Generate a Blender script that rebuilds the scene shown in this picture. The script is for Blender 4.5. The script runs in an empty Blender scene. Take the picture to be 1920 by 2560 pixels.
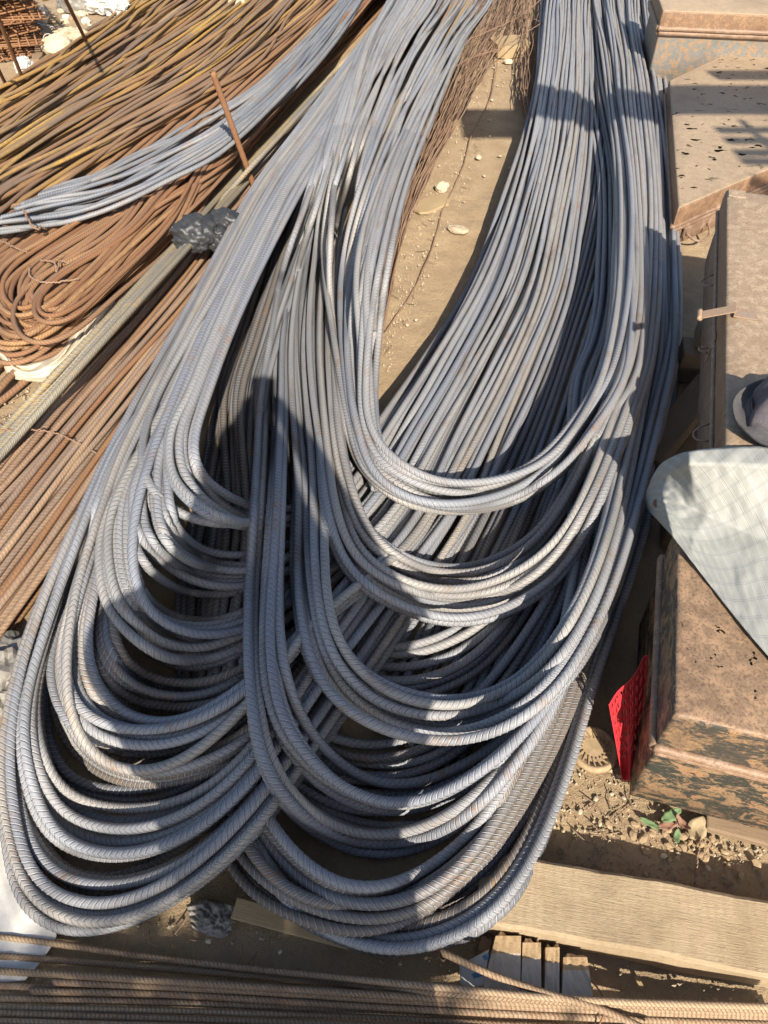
import bpy, bmesh, math, random
import numpy as np
from mathutils import Vector, Matrix, noise as mnoise
R = math.radians
rng = np.random.default_rng(7)
random.seed(7)
scene = bpy.context.scene
COL = scene.collection

# ------------------------------------------------------------------ camera, sky, sun, exposure
H = 1.5                                     # eye height of the phone above the ground
PITCH = R(47.0)
FPX = 1849.0                                # focal length in photo pixels (26 mm equivalent)
cam_d = bpy.data.cameras.new('camera'); cam = bpy.data.objects.new('camera', cam_d); COL.objects.link(cam)
cam.location = (0, 0, H); cam.rotation_euler = (R(90) - PITCH, 0, 0)
cam_d.sensor_fit = 'VERTICAL'; cam_d.sensor_height = 36.0; cam_d.lens = 36.0 * FPX / 2560.0
cam_d.clip_start = 0.02; cam_d.clip_end = 400
scene.camera = cam
SUN_EL, SUN_AZ = R(37.5), R(11.5)           # sun behind the photographer, a little to the right
S2SUN = Vector((math.cos(SUN_EL) * math.sin(SUN_AZ), -math.cos(SUN_EL) * math.cos(SUN_AZ), math.sin(SUN_EL)))
world = bpy.data.worlds.new("World"); scene.world = world; world.use_nodes = True
wn = world.node_tree; wn.nodes.clear()
sky = wn.nodes.new('ShaderNodeTexSky'); sky.sky_type = 'NISHITA'; sky.sun_disc = False
sky.sun_elevation = SUN_EL; sky.sun_rotation = math.atan2(S2SUN.x, S2SUN.y)
sky.dust_density = 1.5
bg = wn.nodes.new('ShaderNodeBackground'); bg.inputs[1].default_value = 0.092
wo = wn.nodes.new('ShaderNodeOutputWorld')
wn.links.new(sky.outputs[0], bg.inputs[0]); wn.links.new(bg.outputs[0], wo.inputs[0])
sun_d = bpy.data.lights.new('sun', 'SUN'); sun = bpy.data.objects.new('sun', sun_d); COL.objects.link(sun)
sun_d.energy = 4.6; sun_d.angle = R(0.53); sun_d.color = (1.0, 0.93, 0.82)
sun.rotation_euler = S2SUN.to_track_quat('Z', 'Y').to_euler(); sun.location = (1, -4, 5)
scene.view_settings.view_transform = 'Standard'; scene.view_settings.look = 'None'
scene.view_settings.gamma = 1.0; scene.view_settings.use_curve_mapping = False
scene.view_settings.exposure = 0.98

# ------------------------------------------------------------------ helpers
cP, sP = math.cos(PITCH), math.sin(PITCH)
def P(px, py, z=0.0):
    """ground-plan point at height z that lies on the sight line of photo pixel (px, py)"""
    rx = np.asarray(px, float) - 960.0; up = 1280.0 - np.asarray(py, float)
    f = FPX * cP + up * sP; d = np.maximum(FPX * sP - up * cP, 40.0)
    k = (H - z) / d
    return np.stack([rx * k, f * k, np.zeros_like(k) + z], -1)
def PV(px, py, z=0.0): return Vector(P(px, py, z).tolist())

def tag(o, label=None, cat=None, group=None, kind=None):
    if label: o['label'] = label
    if cat: o['category'] = cat
    if group: o['group'] = group
    if kind: o['kind'] = kind
    return o
def thing(name, label, cat, loc=(0, 0, 0), rz=0.0, group=None):
    o = bpy.data.objects.new(name, None); COL.objects.link(o); o.empty_display_size = .05
    o.location = loc; o.rotation_euler = (0, 0, rz)
    return tag(o, label, cat, group)
def link(name, me, m, parent=None, loc=None):
    o = bpy.data.objects.new(name, me); COL.objects.link(o)
    if m is not None and not me.materials: me.materials.append(m)
    if parent is not None: o.parent = parent
    if loc is not None: o.location = loc
    return o
def np_mesh(name, V, F, uv=None, smooth=True):
    me = bpy.data.meshes.new(name); V = np.asarray(V, np.float32); F = np.asarray(F, np.int32)
    me.vertices.add(len(V)); me.vertices.foreach_set('co', V.ravel())
    k = F.shape[1]
    me.loops.add(F.size); me.loops.foreach_set('vertex_index', F.ravel())
    me.polygons.add(len(F)); me.polygons.foreach_set('loop_start', np.arange(0, F.size, k, dtype=np.int32))
    if uv is not None:
        l = me.uv_layers.new(name='UVMap'); l.data.foreach_set('uv', np.asarray(uv, np.float32)[F.ravel()].ravel())
    me.update(calc_edges=True)
    if smooth: me.polygons.foreach_set('use_smooth', np.ones(len(F), bool))
    me.validate(verbose=False)
    return me
def bm_obj(name, bm, m, parent=None, smooth=False, loc=None):
    me = bpy.data.meshes.new(name); bmesh.ops.recalc_face_normals(bm, faces=bm.faces[:]); bm.to_mesh(me); bm.free()
    if smooth:
        for p in me.polygons: p.use_smooth = True
    return link(name, me, m, parent, loc)
def add_box(bm, c, s, rot=None, bev=0.0):
    r = bmesh.ops.create_cube(bm, size=1.0); vs = r['verts']
    for v in vs: v.co = Vector((v.co.x * s[0], v.co.y * s[1], v.co.z * s[2]))
    if bev > 0:
        es = list({e for v in vs for e in v.link_edges})
        rb = bmesh.ops.bevel(bm, geom=es, offset=bev, segments=2, affect='EDGES', profile=.5)
        vs = list({v for f in rb['faces'] for v in f.verts} | {v for v in vs if v.is_valid})
    M = Matrix.Translation(Vector(c)) @ (rot.to_4x4() if rot is not None else Matrix.Identity(4))
    for v in vs: v.co = M @ v.co
    return vs
def rotz(a): return Matrix.Rotation(a, 3, 'Z')
def catmull(C, n):
    """smooth curve through control rows C (any dimension), n samples, chord parametrised"""
    C = np.asarray(C, float); d = np.r_[0, np.cumsum(np.linalg.norm(np.diff(C[:, :2], axis=0), axis=1) ** .5 + 1e-6)]
    m = np.zeros_like(C)
    m[1:-1] = (C[2:] - C[:-2]) / (d[2:] - d[:-2])[:, None]
    m[0] = (C[1] - C[0]) / (d[1] - d[0]); m[-1] = (C[-1] - C[-2]) / (d[-1] - d[-2])
    t = np.linspace(0, d[-1], n); i = np.clip(np.searchsorted(d, t, 'right') - 1, 0, len(d) - 2)
    h = (d[i + 1] - d[i]); u = ((t - d[i]) / h)[:, None]; h = h[:, None]
    return ((2 * u**3 - 3 * u**2 + 1) * C[i] + (u**3 - 2 * u**2 + u) * h * m[i]
            + (-2 * u**3 + 3 * u**2) * C[i + 1] + (u**3 - u**2) * h * m[i + 1])
def smooth1(a, w):
    if w < 1: return a
    k = np.ones(2 * w + 1) / (2 * w + 1)
    return np.convolve(np.pad(a, w, mode='edge'), k, 'valid')
def maxf(a, w):
    p = np.pad(a, w, mode='edge'); return np.lib.stride_tricks.sliding_window_view(p, 2 * w + 1).max(-1)
def arclen(Q): return np.r_[0, np.cumsum(np.linalg.norm(np.diff(Q, axis=0), axis=1))]
def frames(Q):
    T = np.gradient(Q, axis=0); T /= np.linalg.norm(T, axis=1)[:, None] + 1e-12
    up = np.array([0, 0, 1.0])
    if abs(T[:, 2]).mean() > .8: up = np.array([0, 1.0, 0])
    Nn = np.cross(T, up); Nn /= np.linalg.norm(Nn, axis=1)[:, None] + 1e-12
    return T, Nn, np.cross(Nn, T)
def tube_geo(Q, r, sides=7, closed_ends=True, rr=None):
    Q = np.asarray(Q, float); T, Nn, B = frames(Q); n = len(Q)
    a = np.linspace(0, 2 * np.pi, sides, endpoint=False)
    rad = np.full(n, r) if rr is None else rr
    V = Q[:, None] + rad[:, None, None] * (np.cos(a)[None, :, None] * Nn[:, None] + np.sin(a)[None, :, None] * B[:, None])
    i = np.arange(n - 1)[:, None] * sides; j = np.arange(sides)[None]; j2 = (j + 1) % sides
    F = np.stack([i + j, i + j2, i + sides + j2, i + sides + j], -1).reshape(-1, 4)
    V = V.reshape(-1, 3)
    if closed_ends:
        V = np.vstack([V, Q[:1], Q[-1:]]); c0, c1 = len(V) - 2, len(V) - 1
        e = (n - 1) * sides
        ca = np.array([[c0, (k + 2) % sides, (k + 1) % sides, k] for k in range(0, sides - 1, 2)])
        cb = np.array([[c1, e + k, e + (k + 1) % sides, e + (k + 2) % sides] for k in range(0, sides - 1, 2)])
        F = np.vstack([F, ca, cb])
    s = arclen(Q); uv = np.stack(np.broadcast_arrays(s[:, None], (a / (2 * np.pi))[None]), -1).reshape(-1, 2)
    if closed_ends: uv = np.vstack([uv, [[0, 0], [s[-1], 0]]])
    return V, F, uv
def tube(name, Q, r, m, parent=None, sides=7, rr=None):
    V, F, uv = tube_geo(Q, r, sides, True, rr)
    return link(name, np_mesh(name, V, F, uv), m, parent)
TRIS = [0]

# ------------------------------------------------------------------ materials
class NT:
    def __init__(s, name):
        s.m = bpy.data.materials.new(name); s.m.use_nodes = True; s.t = s.m.node_tree; s.t.nodes.clear()
        s.out = s.t.nodes.new('ShaderNodeOutputMaterial'); s.b = s.t.nodes.new('ShaderNodeBsdfPrincipled')
        s.t.links.new(s.b.outputs[0], s.out.inputs[0])
    def n(s, typ, ins=None, **at):
        nd = s.t.nodes.new('ShaderNode' + typ)
        for k, v in at.items(): setattr(nd, k, v)
        for k, v in (ins or {}).items():
            if hasattr(v, 'is_linked') or isinstance(v, bpy.types.NodeSocket): s.t.links.new(v, nd.inputs[k])
            else: nd.inputs[k].default_value = v
        return nd
    def co(s, which='Object'): return s.n('TexCoord').outputs[which]
    def map(s, vec, scale=(1, 1, 1), rot=(0, 0, 0), loc=(0, 0, 0)):
        return s.n('Mapping', {'Vector': vec, 'Scale': scale, 'Rotation': rot, 'Location': loc}).outputs[0]
    def noise(s, vec, sc, det=4, rough=.55, dist=0.0):
        return s.n('TexNoise', {'Vector': vec, 'Scale': sc, 'Detail': det, 'Roughness': rough, 'Distortion': dist}).outputs[0]
    def ramp(s, fac, stops, interp='LINEAR'):
        r = s.n('ValToRGB', {'Fac': fac}); e = r.color_ramp; e.interpolation = interp
        while len(e.elements) < len(stops): e.elements.new(.5)
        for el, (p, c) in zip(e.elements, stops):
            el.position = p; el.color = (c[0], c[1], c[2], 1) if hasattr(c, '__len__') else (c, c, c, 1)
        return r.outputs[0]
    def mix(s, fac, a, b, mode='MIX'):
        nd = s.n('Mix', data_type='RGBA', blend_type=mode)
        for sock, v in ((nd.inputs[0], fac), (nd.inputs[6], a), (nd.inputs[7], b)):
            if isinstance(v, bpy.types.NodeSocket): s.t.links.new(v, sock)
            elif hasattr(v, '__len__'): sock.default_value = (v[0], v[1], v[2], 1)
            else: sock.default_value = v
        return nd.outputs[2]
    def math(s, op, a, b=0.0):
        nd = s.n('Math', operation=op)
        for sock, v in ((nd.inputs[0], a), (nd.inputs[1], b)):
            if isinstance(v, bpy.types.NodeSocket): s.t.links.new(v, sock)
            else: sock.default_value = v
        return nd.outputs[0]
    def rnd(s): return s.n('ObjectInfo').outputs['Random']
    def bump(s, h, dist=.002, strength=1.0):
        nd = s.n('Bump', {'Height': h, 'Distance': dist, 'Strength': strength}); s.t.links.new(nd.outputs[0], s.b.inputs['Normal']); return nd
    def set(s, **kw):
        for k, v in kw.items():
            k = k.replace('_', ' ')
            if isinstance(v, bpy.types.NodeSocket): s.t.links.new(v, s.b.inputs[k])
            else: s.b.inputs[k].default_value = (tuple(v) + (1,)) if hasattr(v, '__len__') and len(v) == 3 else v
        return s

def offset_vec(g, v):
    """object coordinates shifted by the object's own random number, so no two bars repeat"""
    a = g.n('VectorMath', operation='ADD'); g.t.links.new(v, a.inputs[0])
    c = g.n('CombineXYZ', {'X': g.math('MULTIPLY', g.rnd(), 37.0), 'Y': g.math('MULTIPLY', g.rnd(), 91.0), 'Z': g.rnd()})
    g.t.links.new(c.outputs[0], a.inputs[1]); return a.outputs[0]

def ribs_of(g):
    """raised cross ribs: pulse along the bar's own rib phase stored in the UVs (real ribs are in the mesh; this keeps them crisp)"""
    uv = g.n('SeparateXYZ', {'Vector': g.co('UV')})
    f = g.math('ABSOLUTE', g.math('SUBTRACT', g.math('FRACT', uv.outputs['X']), .5))
    rib_shade = g.ramp(g.math('ABSOLUTE', g.math('SUBTRACT', g.math('FRACT', uv.outputs['X']), .72)), [(.05, 1), (.14, 0)])  # one-sided dark band: the rib's shadow painted into the colour
    return g.ramp(f, [(.04, 1), (.15, 0)]), uv.outputs['X'], uv.outputs['Y'], rib_shade
def streak(g, ph, vv, k=.03, det=3):
    c = g.n('CombineXYZ', {'X': g.math('MULTIPLY', ph, k), 'Y': g.math('MULTIPLY', g.rnd(), 61.0), 'Z': g.math('MULTIPLY', vv, .35)})
    return g.noise(c.outputs[0], 1.0, det, .55)
def steel_mat(name, cols, dust, rust, rough=.5, metal=.25):
    g = NT(name); v = offset_vec(g, g.co()); rib, ph, vv, rib_shade = ribs_of(g)
    base = g.ramp(g.rnd(), [(i / max(len(cols) - 1, 1), c) for i, c in enumerate(cols)])
    n1 = streak(g, ph, vv, .035); n2 = g.noise(v, 55.0, 5, .65); n3 = g.noise(v, 420.0, 3, .6)
    dm = g.math('MULTIPLY', g.ramp(n1, [(.38, .1), (.62, 1)]), g.ramp(n2, [(.35, .35), (.7, 1)]))
    rb = g.ramp(g.math('FRACT', g.math('MULTIPLY', g.rnd(), 7.31)), [(.10, .10), (.95, .95)])
    c = g.mix(g.math('MULTIPLY', dm, rb), base, dust)
    rm = g.math('MULTIPLY', g.ramp(streak(g, ph, vv, .11, 5), [(.55, 0), (.68, 1)]), g.ramp(n2, [(.4, 0), (.6, .8)]))
    c = g.mix(rm, c, rust)
    c = g.mix(g.ramp(n3, [(.3, .45), (.62, 0)]), c, (.09, .09, .10)); c = g.mix(g.ramp(streak(g, ph, vv, .05, 4), [(.30, .5), (.46, 0)]), c, (.13, .125, .13))
    c = g.mix(g.math('MULTIPLY', rib, .45), c, (.54, .54, .55)); c = g.mix(g.math('MULTIPLY', rib_shade, .42), c, (.10, .10, .105))  # worn crest lightened, its glint included; rib shadow painted dark beside it
    g.set(Base_Color=c, Metallic=metal, Roughness=g.ramp(n2, [(.3, rough - .04), (.7, rough + .2)])); g.b.inputs['Specular IOR Level'].default_value = .38
    g.bump(g.math('ADD', rib, g.math('MULTIPLY', n3, .35)), .0022, .9); return g.m
def rust_mat(name, cols, hi, rough=.82):
    g = NT(name); v = offset_vec(g, g.co()); rib, ph, vv, rib_shade = ribs_of(g)
    base = g.ramp(g.rnd(), [(i / max(len(cols) - 1, 1), c) for i, c in enumerate(cols)])
    n1 = g.noise(v, 5.0, 4, .6); n2 = g.noise(v, 70.0, 5, .7); n3 = g.noise(v, 500.0, 3, .6)
    c = g.mix(g.ramp(n2, [(.35, 0), (.65, .65)]), base, g.mix(n1, (.16, .075, .035), (.36, .20, .10)))
    fr = g.math('FRACT', g.math('MULTIPLY', g.rnd(), 5.77))
    st = g.math('MULTIPLY', g.ramp(streak(g, ph, vv, .012, 4), [(.47, 0), (.60, 1)]), g.ramp(n2, [(.38, .35), (.6, 1)]))
    c = g.mix(g.math('MULTIPLY', st, g.ramp(fr, [(.22, 0), (.55, .95)])), c, hi)
    c = g.mix(g.ramp(n3, [(.32, .5), (.55, 0)]), c, (.09, .045, .025)); c = g.mix(g.math('MULTIPLY', rib_shade, .45), c, (.07, .035, .02))  # last mix paints the rib's shadow, as on the steel
    g.set(Base_Color=c, Metallic=0.0, Roughness=rough); g.bump(g.math('ADD', rib, g.math('MULTIPLY', n3, .6)), .0018, .9); return g.m

M = {}
M['steel'] = steel_mat('grey_rebar_steel', [(.27, .285, .315), (.32, .32, .325), (.245, .26, .295), (.35, .335, .31), (.29, .30, .32), (.225, .24, .28)],
                       (.36, .31, .255), (.28, .165, .085), .60, .12)
M['steel_dusty'] = steel_mat('dusty_rebar_steel', [(.31, .30, .295), (.36, .33, .295), (.30, .305, .32)], (.45, .385, .30), (.30, .18, .09), .55, .2)
M['steel_shaded'] = steel_mat('shaded_rebar_steel', [(.15, .165, .195), (.18, .18, .19), (.20, .17, .14), (.16, .17, .19)],
                            (.27, .22, .165), (.33, .16, .05))  # darkened steel: shade of the deep layers put into the colour, besides rust
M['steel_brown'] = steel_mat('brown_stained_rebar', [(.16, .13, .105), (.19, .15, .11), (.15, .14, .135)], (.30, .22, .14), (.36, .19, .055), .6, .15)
M['steel_blue'] = steel_mat('bluish_thin_rebar', [(.17, .195, .225), (.22, .23, .245), (.155, .175, .21)], (.38, .35, .31), (.28, .16, .08), .5, .2)
M['steel_ochre'] = steel_mat('ochre_streaked_rebar', [(.18, .185, .19), (.24, .20, .125), (.16, .165, .175)], (.48, .32, .09), (.48, .29, .07), .6, .12)
M['rust'] = rust_mat('rusty_rebar', [(.27, .13, .06), (.34, .19, .10), (.22, .12, .07), (.31, .155, .07)], (.42, .24, .10))
M['rust_pink'] = rust_mat('pale_rusty_rebar', [(.40, .26, .165), (.36, .245, .165), (.44, .295, .185), (.26, .215, .18), (.40, .24, .14)], (.48, .32, .19))
M['rust_ochre'] = rust_mat('ochre_rusty_rebar', [(.30, .155, .06), (.17, .145, .115), (.36, .19, .065), (.16, .15, .13), (.25, .135, .07), (.46, .27, .06), (.20, .16, .12), (.32, .16, .07)], (.60, .36, .06))
M['rust_wire'] = rust_mat('rusty_wire', [(.24, .15, .10), (.31, .20, .13), (.20, .13, .09)], (.38, .25, .15))
M['rust_deep'] = rust_mat('deep_rust', [(.20, .09, .04), (.27, .12, .05)], (.33, .16, .06))
M['rod'] = rust_mat('brown_thin_rod', [(.39, .285, .175), (.34, .245, .15), (.43, .315, .20)], (.46, .33, .19))

def ground_mat():
    g = NT('sandy_ground'); v = g.co()
    n1 = g.noise(v, 1.3, 5, .6); n2 = g.noise(v, 9.0, 6, .65); n3 = g.noise(v, 90.0, 6, .7); n4 = g.noise(v, 420.0, 3, .7)
    c = g.mix(g.ramp(n1, [(.35, 0), (.65, 1)]), (.36, .255, .145), (.44, .32, .185))
    c = g.mix(g.ramp(n2, [(.35, .7), (.6, 0)]), c, (.29, .20, .115))
    c = g.mix(g.ramp(n3, [(.3, .55), (.5, 0)]), c, (.24, .165, .095))
    c = g.mix(g.ramp(n4, [(.62, 0), (.75, .6)]), c, (.58, .47, .32))
    vo = g.n('TexVoronoi', {'Vector': v, 'Scale': 120.0}); peb = g.ramp(vo.outputs['Distance'], [(.0, 1), (.25, 0)])
    h = g.math('ADD', g.math('MULTIPLY', n3, .7), g.math('MULTIPLY', peb, .22)); h = g.math('ADD', h, g.math('MULTIPLY', n4, .3)); h = g.math('ADD', h, g.math('MULTIPLY', n2, .8))
    g.set(Base_Color=c, Roughness=.95); g.bump(h, .010, .95); return g.m
M['ground'] = ground_mat()
def tin_mat(name, a, b, hi, dark, holes=False, paint=None, dirx=1.0):
    g = NT(name); v = g.co()
    n1 = g.noise(v, 4.0, 5, .65); n2 = g.noise(v, 38.0, 6, .7); n3 = g.noise(v, 190.0, 4, .65)
    c = g.mix(g.ramp(n1, [(.3, 0), (.7, 1)]), a, b)
    c = g.mix(g.ramp(n2, [(.46, 0), (.60, .85)]), c, hi); c = g.mix(g.ramp(g.noise(v, 2.3, 5, .7), [(.30, .75), (.50, 0)]), c, dark)
    c = g.mix(g.ramp(n3, [(.34, .75), (.52, 0)]), c, dark)
    met = .12; ro = g.ramp(n2, [(.3, .5), (.7, .78)])
    if paint:
        sc = g.noise(g.map(v, (5, 5, 9)), 3.2, 9, .74, .5)
        sv = g.ramp(g.noise(g.map(v, (9, 9, 70)), 5.0, 3, .6, 1.2), [(.36, .25), (.43, .6)])
        pm = g.math('MULTIPLY', g.ramp(sc, [(.485, 1), (.53, 0)]), g.ramp(sv, [(.36, 0), (.46, 1)]))
        c = g.mix(pm, c, paint)
    g.set(Base_Color=c, Metallic=met, Roughness=ro); g.bump(g.math('ADD', g.math('MULTIPLY', n2, .6), g.math('MULTIPLY', n3, .4)), .0015, .7)
    if holes:
        vm = g.map(v, holes[0]); h1 = g.noise(vm, holes[1], 4, .55); reg = g.noise(v, holes[2], 2)
        mask = g.math('MULTIPLY', g.ramp(h1, [(holes[3], 0), (holes[3] + .012, 1)]), g.ramp(reg, [(.46, 0), (.52, 1)]))
        tr = g.n('BsdfTransparent'); mx = g.n('MixShader')
        g.t.links.new(mask, mx.inputs[0]); g.t.links.new(g.b.outputs[0], mx.inputs[1]); g.t.links.new(tr.outputs[0], mx.inputs[2])
        g.t.links.new(mx.outputs[0], g.out.inputs[0])
    return g.m
M['tin_lid'] = tin_mat('rusty_tin_lid', (.20, .125, .075), (.30, .20, .12), (.36, .225, .13), (.10, .06, .038), holes=((1, 1, 1), 26.0, 2.2, .665))
M['tin_front'] = tin_mat('scratched_black_tin', (.26, .165, .09), (.31, .205, .115), (.34, .175, .085), (.15, .09, .05), paint=(.035, .038, .03))
M['tin_edge'] = tin_mat('worn_tin_edge', (.22, .14, .085), (.28, .17, .10), (.36, .25, .18), (.14, .08, .05))
M['tin_tan'] = tin_mat('tan_dusty_tin', (.40, .29, .175), (.45, .335, .21), (.47, .35, .22), (.29, .20, .12))
M['tin_tan_holes'] = tin_mat('tan_holed_tin', (.33, .235, .145), (.39, .285, .18), (.42, .31, .20), (.22, .15, .09), holes=((1, 1.5, 1), 16.0, 1.6, .618))
M['tin_mottled'] = tin_mat('mottled_tin', (.29, .20, .125), (.37, .265, .17), (.43, .325, .22), (.20, .135, .085))
M['tin_rust'] = tin_mat('brown_rust_edge_tin', (.20, .12, .07), (.27, .165, .095), (.34, .20, .11), (.11, .06, .035))
M['tin_skirt'] = tin_mat('worn_brown_skirt_tin', (.19, .12, .07), (.26, .165, .095), (.33, .19, .09), (.08, .055, .038), paint=(.05, .045, .035))
M['tin_blue'] = tin_mat('blue_grey_rusted_tin', (.16, .17, .165), (.21, .195, .165), (.36, .20, .085), (.12, .10, .08))
def wood_mat(name, a, b, dark, sx=(2, 30, 30), rough=.85):
    g = NT(name); v = g.co(); w = g.map(v, sx)
    n1 = g.noise(w, 3.0, 7, .65, .4); n2 = g.noise(v, 6.0, 4); n3 = g.noise(w, 16.0, 5, .7)
    c = g.mix(g.ramp(n1, [(.3, 0), (.7, 1)]), a, b)
    c = g.mix(g.ramp(n2, [(.35, .5), (.65, 0)]), c, dark)
    c = g.mix(g.ramp(n3, [(.30, .7), (.42, 0)]), c, tuple(x * .5 for x in dark))
    g.set(Base_Color=c, Roughness=rough); g.bump(g.math('ADD', g.math('MULTIPLY', n1, .6), g.math('MULTIPLY', n3, .5)), .003, .8); return g.m
M['plank'] = wood_mat('dusty_plank_wood', (.36, .265, .155), (.45, .34, .205), (.25, .175, .10))
M['greywood'] = wood_mat('weathered_grey_wood', (.42, .39, .34), (.50, .46, .40), (.40, .28, .15), (25, 25, 2.5))
M['splinter'] = wood_mat('splintered_raw_wood', (.40, .27, .14), (.50, .36, .20), (.25, .15, .07), (25, 25, 2.5))
M['brownwood'] = wood_mat('brown_timber', (.23, .155, .09), (.29, .20, .12), (.17, .11, .065))
M['lath'] = wood_mat('yellow_lath', (.33, .235, .125), (.39, .285, .155), (.26, .18, .095))
def plank_mat():
    g = NT('dusty_sawn_plank'); v = g.co()
    w = g.map(v, (2, 26, 26)); n1 = g.noise(w, 3.0, 7, .65, .3); n2 = g.noise(v, 7.0, 6, .7); n3 = g.noise(w, 15.0, 5, .7); n4 = g.noise(v, 160.0, 4, .7)
    saw = g.n('TexWave', {'Vector': g.map(v, (1, .18, 0)), 'Scale': 19.0, 'Distortion': 5.5, 'Detail': 4.0, 'Detail Scale': 1.3}).outputs['Color']
    c = g.mix(g.ramp(n1, [(.3, 0), (.7, 1)]), (.35, .26, .155), (.43, .325, .20))
    c = g.mix(g.ramp(n2, [(.38, .75), (.58, 0)]), c, (.26, .185, .105))
    c = g.mix(g.math('MULTIPLY', g.ramp(saw, [(.2, .22), (.6, 0)]), g.ramp(n2, [(.45, 0), (.6, 1)])), c, (.28, .20, .12))
    c = g.mix(g.ramp(n3, [(.27, .9), (.34, 0)]), c, (.09, .06, .035))
    c = g.mix(g.ramp(n4, [(.30, .6), (.42, 0)]), c, (.20, .14, .08))
    g.set(Base_Color=c, Roughness=.9); g.bump(g.math('ADD', g.math('MULTIPLY', n3, .7), g.math('ADD', g.math('MULTIPLY', saw, .08), g.math('MULTIPLY', n4, .35))), .003, .9); return g.m
M['plank'] = plank_mat()
def plain(name, col, rough=.7, nscale=60, var=.25, bump=.001, **kw):
    g = NT(name); v = g.co(); n = g.noise(v, nscale, 5, .65); n0 = g.noise(v, nscale / 9, 3)
    c = g.mix(g.ramp(n, [(.3, 0), (.7, 1)]), tuple(x * (1 - var) for x in col), tuple(min(1, x * (1 + var)) for x in col))
    c = g.mix(g.ramp(n0, [(.35, .35), (.6, 0)]), c, tuple(x * .6 for x in col))
    g.set(Base_Color=c, Roughness=rough, **kw); g.bump(n, bump, .7); return g.m
M['stone'] = plain('pale_stone', (.50, .42, .29), .9, 40)
M['stone_grey'] = plain('earthy_stone', (.42, .34, .23), .92, 40)
M['clod'] = plain('dry_clod', (.35, .245, .14), .95, 50)
M['paper'] = plain('dirty_white_paper', (.54, .51, .46), .85, 18, .22)
M['cream'] = plain('cream_cloth', (.56, .475, .34), .85, 50, .10)
M['red'] = plain('red_plastic', (.62, .035, .045), .5, 80, .12)
M['leafgreen'] = plain('faded_green_leaf', (.15, .22, .095), .7, 60, .3)
M['leafred'] = plain('dry_red_leaf', (.26, .13, .08), .75, 60, .3)
M['leafdry'] = plain('dry_leaf', (.40, .30, .17), .8, 60, .3)
M['black_bag'] = plain('thin_black_plastic', (.036, .036, .037), .5, 30, .3, .0006)
M['grey_bag'] = plain('dusty_grey_plastic', (.20, .18, .15), .5, 30, .3)
M['clear_bag'] = plain('milky_clear_plastic', (.46, .44, .40), .35, 30, .15)
M['felt'] = plain('grey_felt', (.075, .07, .07), .95, 200, .2)
M['feltin'] = plain('mauve_lining', (.105, .09, .098), .9, 200, .2)
M['button'] = plain('brown_button', (.12, .045, .025), .3, 60, .15)
M['blueprint'] = plain('faded_blue_print', (.10, .24, .42), .7, 60, .2)
M['rubber'] = plain('dusty_brown_rubber', (.30, .215, .125), .85, 60, .2)
M['skin'] = plain('skin', (.22, .12, .075), .6, 60, .1)
M['shirt'] = plain('dark_shirt', (.07, .08, .11), .9, 60, .1)
M['phone'] = plain('phone_shell', (.02, .02, .022), .3, 60, .1)
M['bark'] = wood_mat('bark', (.12, .085, .055), (.17, .12, .08), (.08, .055, .035), (20, 20, 3))
M['leaf'] = plain('tree_leaf', (.06, .11, .03), .55, 20, .4)
def cloth_mat():
    g = NT('pale_checked_cotton'); uv = g.co('UV')
    x = g.n('SeparateXYZ', {'Vector': g.map(uv, (1.25, 1.0, 1), (0, 0, .62))})
    def lines(o, f, w, ph=0.0):
        a = g.math('FRACT', g.math('ADD', g.math('MULTIPLY', o, f), ph)); a = g.math('ABSOLUTE', g.math('SUBTRACT', a, .5))
        return g.ramp(a, [(w, 1), (w * 1.5, 0)])
    wx, wy = x.outputs['X'], x.outputs['Y']
    nn = g.noise(uv, 9.0, 3); wx2 = g.math('ADD', wx, g.math('MULTIPLY', nn, .012)); wy2 = g.math('ADD', wy, g.math('MULTIPLY', nn, .012))
    l1 = lines(wx2, 13, .035); l2 = lines(wx2, 13, .03, .16); l4 = lines(wx2, 13, .02, .30)
    l3 = lines(wy2, 13, .022); l5 = lines(wy2, 13, .018, .11)
    th = g.noise(g.map(uv, (500, 40, 1)), 1.0, 2); th2 = g.noise(g.map(uv, (40, 500, 1)), 1.0, 2)
    c = g.mix(g.math('MULTIPLY', th, .8), (.25, .25, .225), (.32, .32, .295))
    c = g.mix(g.math('MULTIPLY', g.math('MAXIMUM', l1, g.math('MAXIMUM', l2, l4)), .35), c, (.47, .47, .44))
    c = g.mix(g.math('MULTIPLY', g.math('MAXIMUM', l3, l5), .55), c, (.19, .20, .20))
    g.set(Base_Color=c, Roughness=.95); g.bump(g.math('ADD', th, g.math('ADD', th2, g.math('MULTIPLY', l1, 1.2))), .0008, .7); return g.m
M['cotton'] = cloth_mat()

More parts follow.
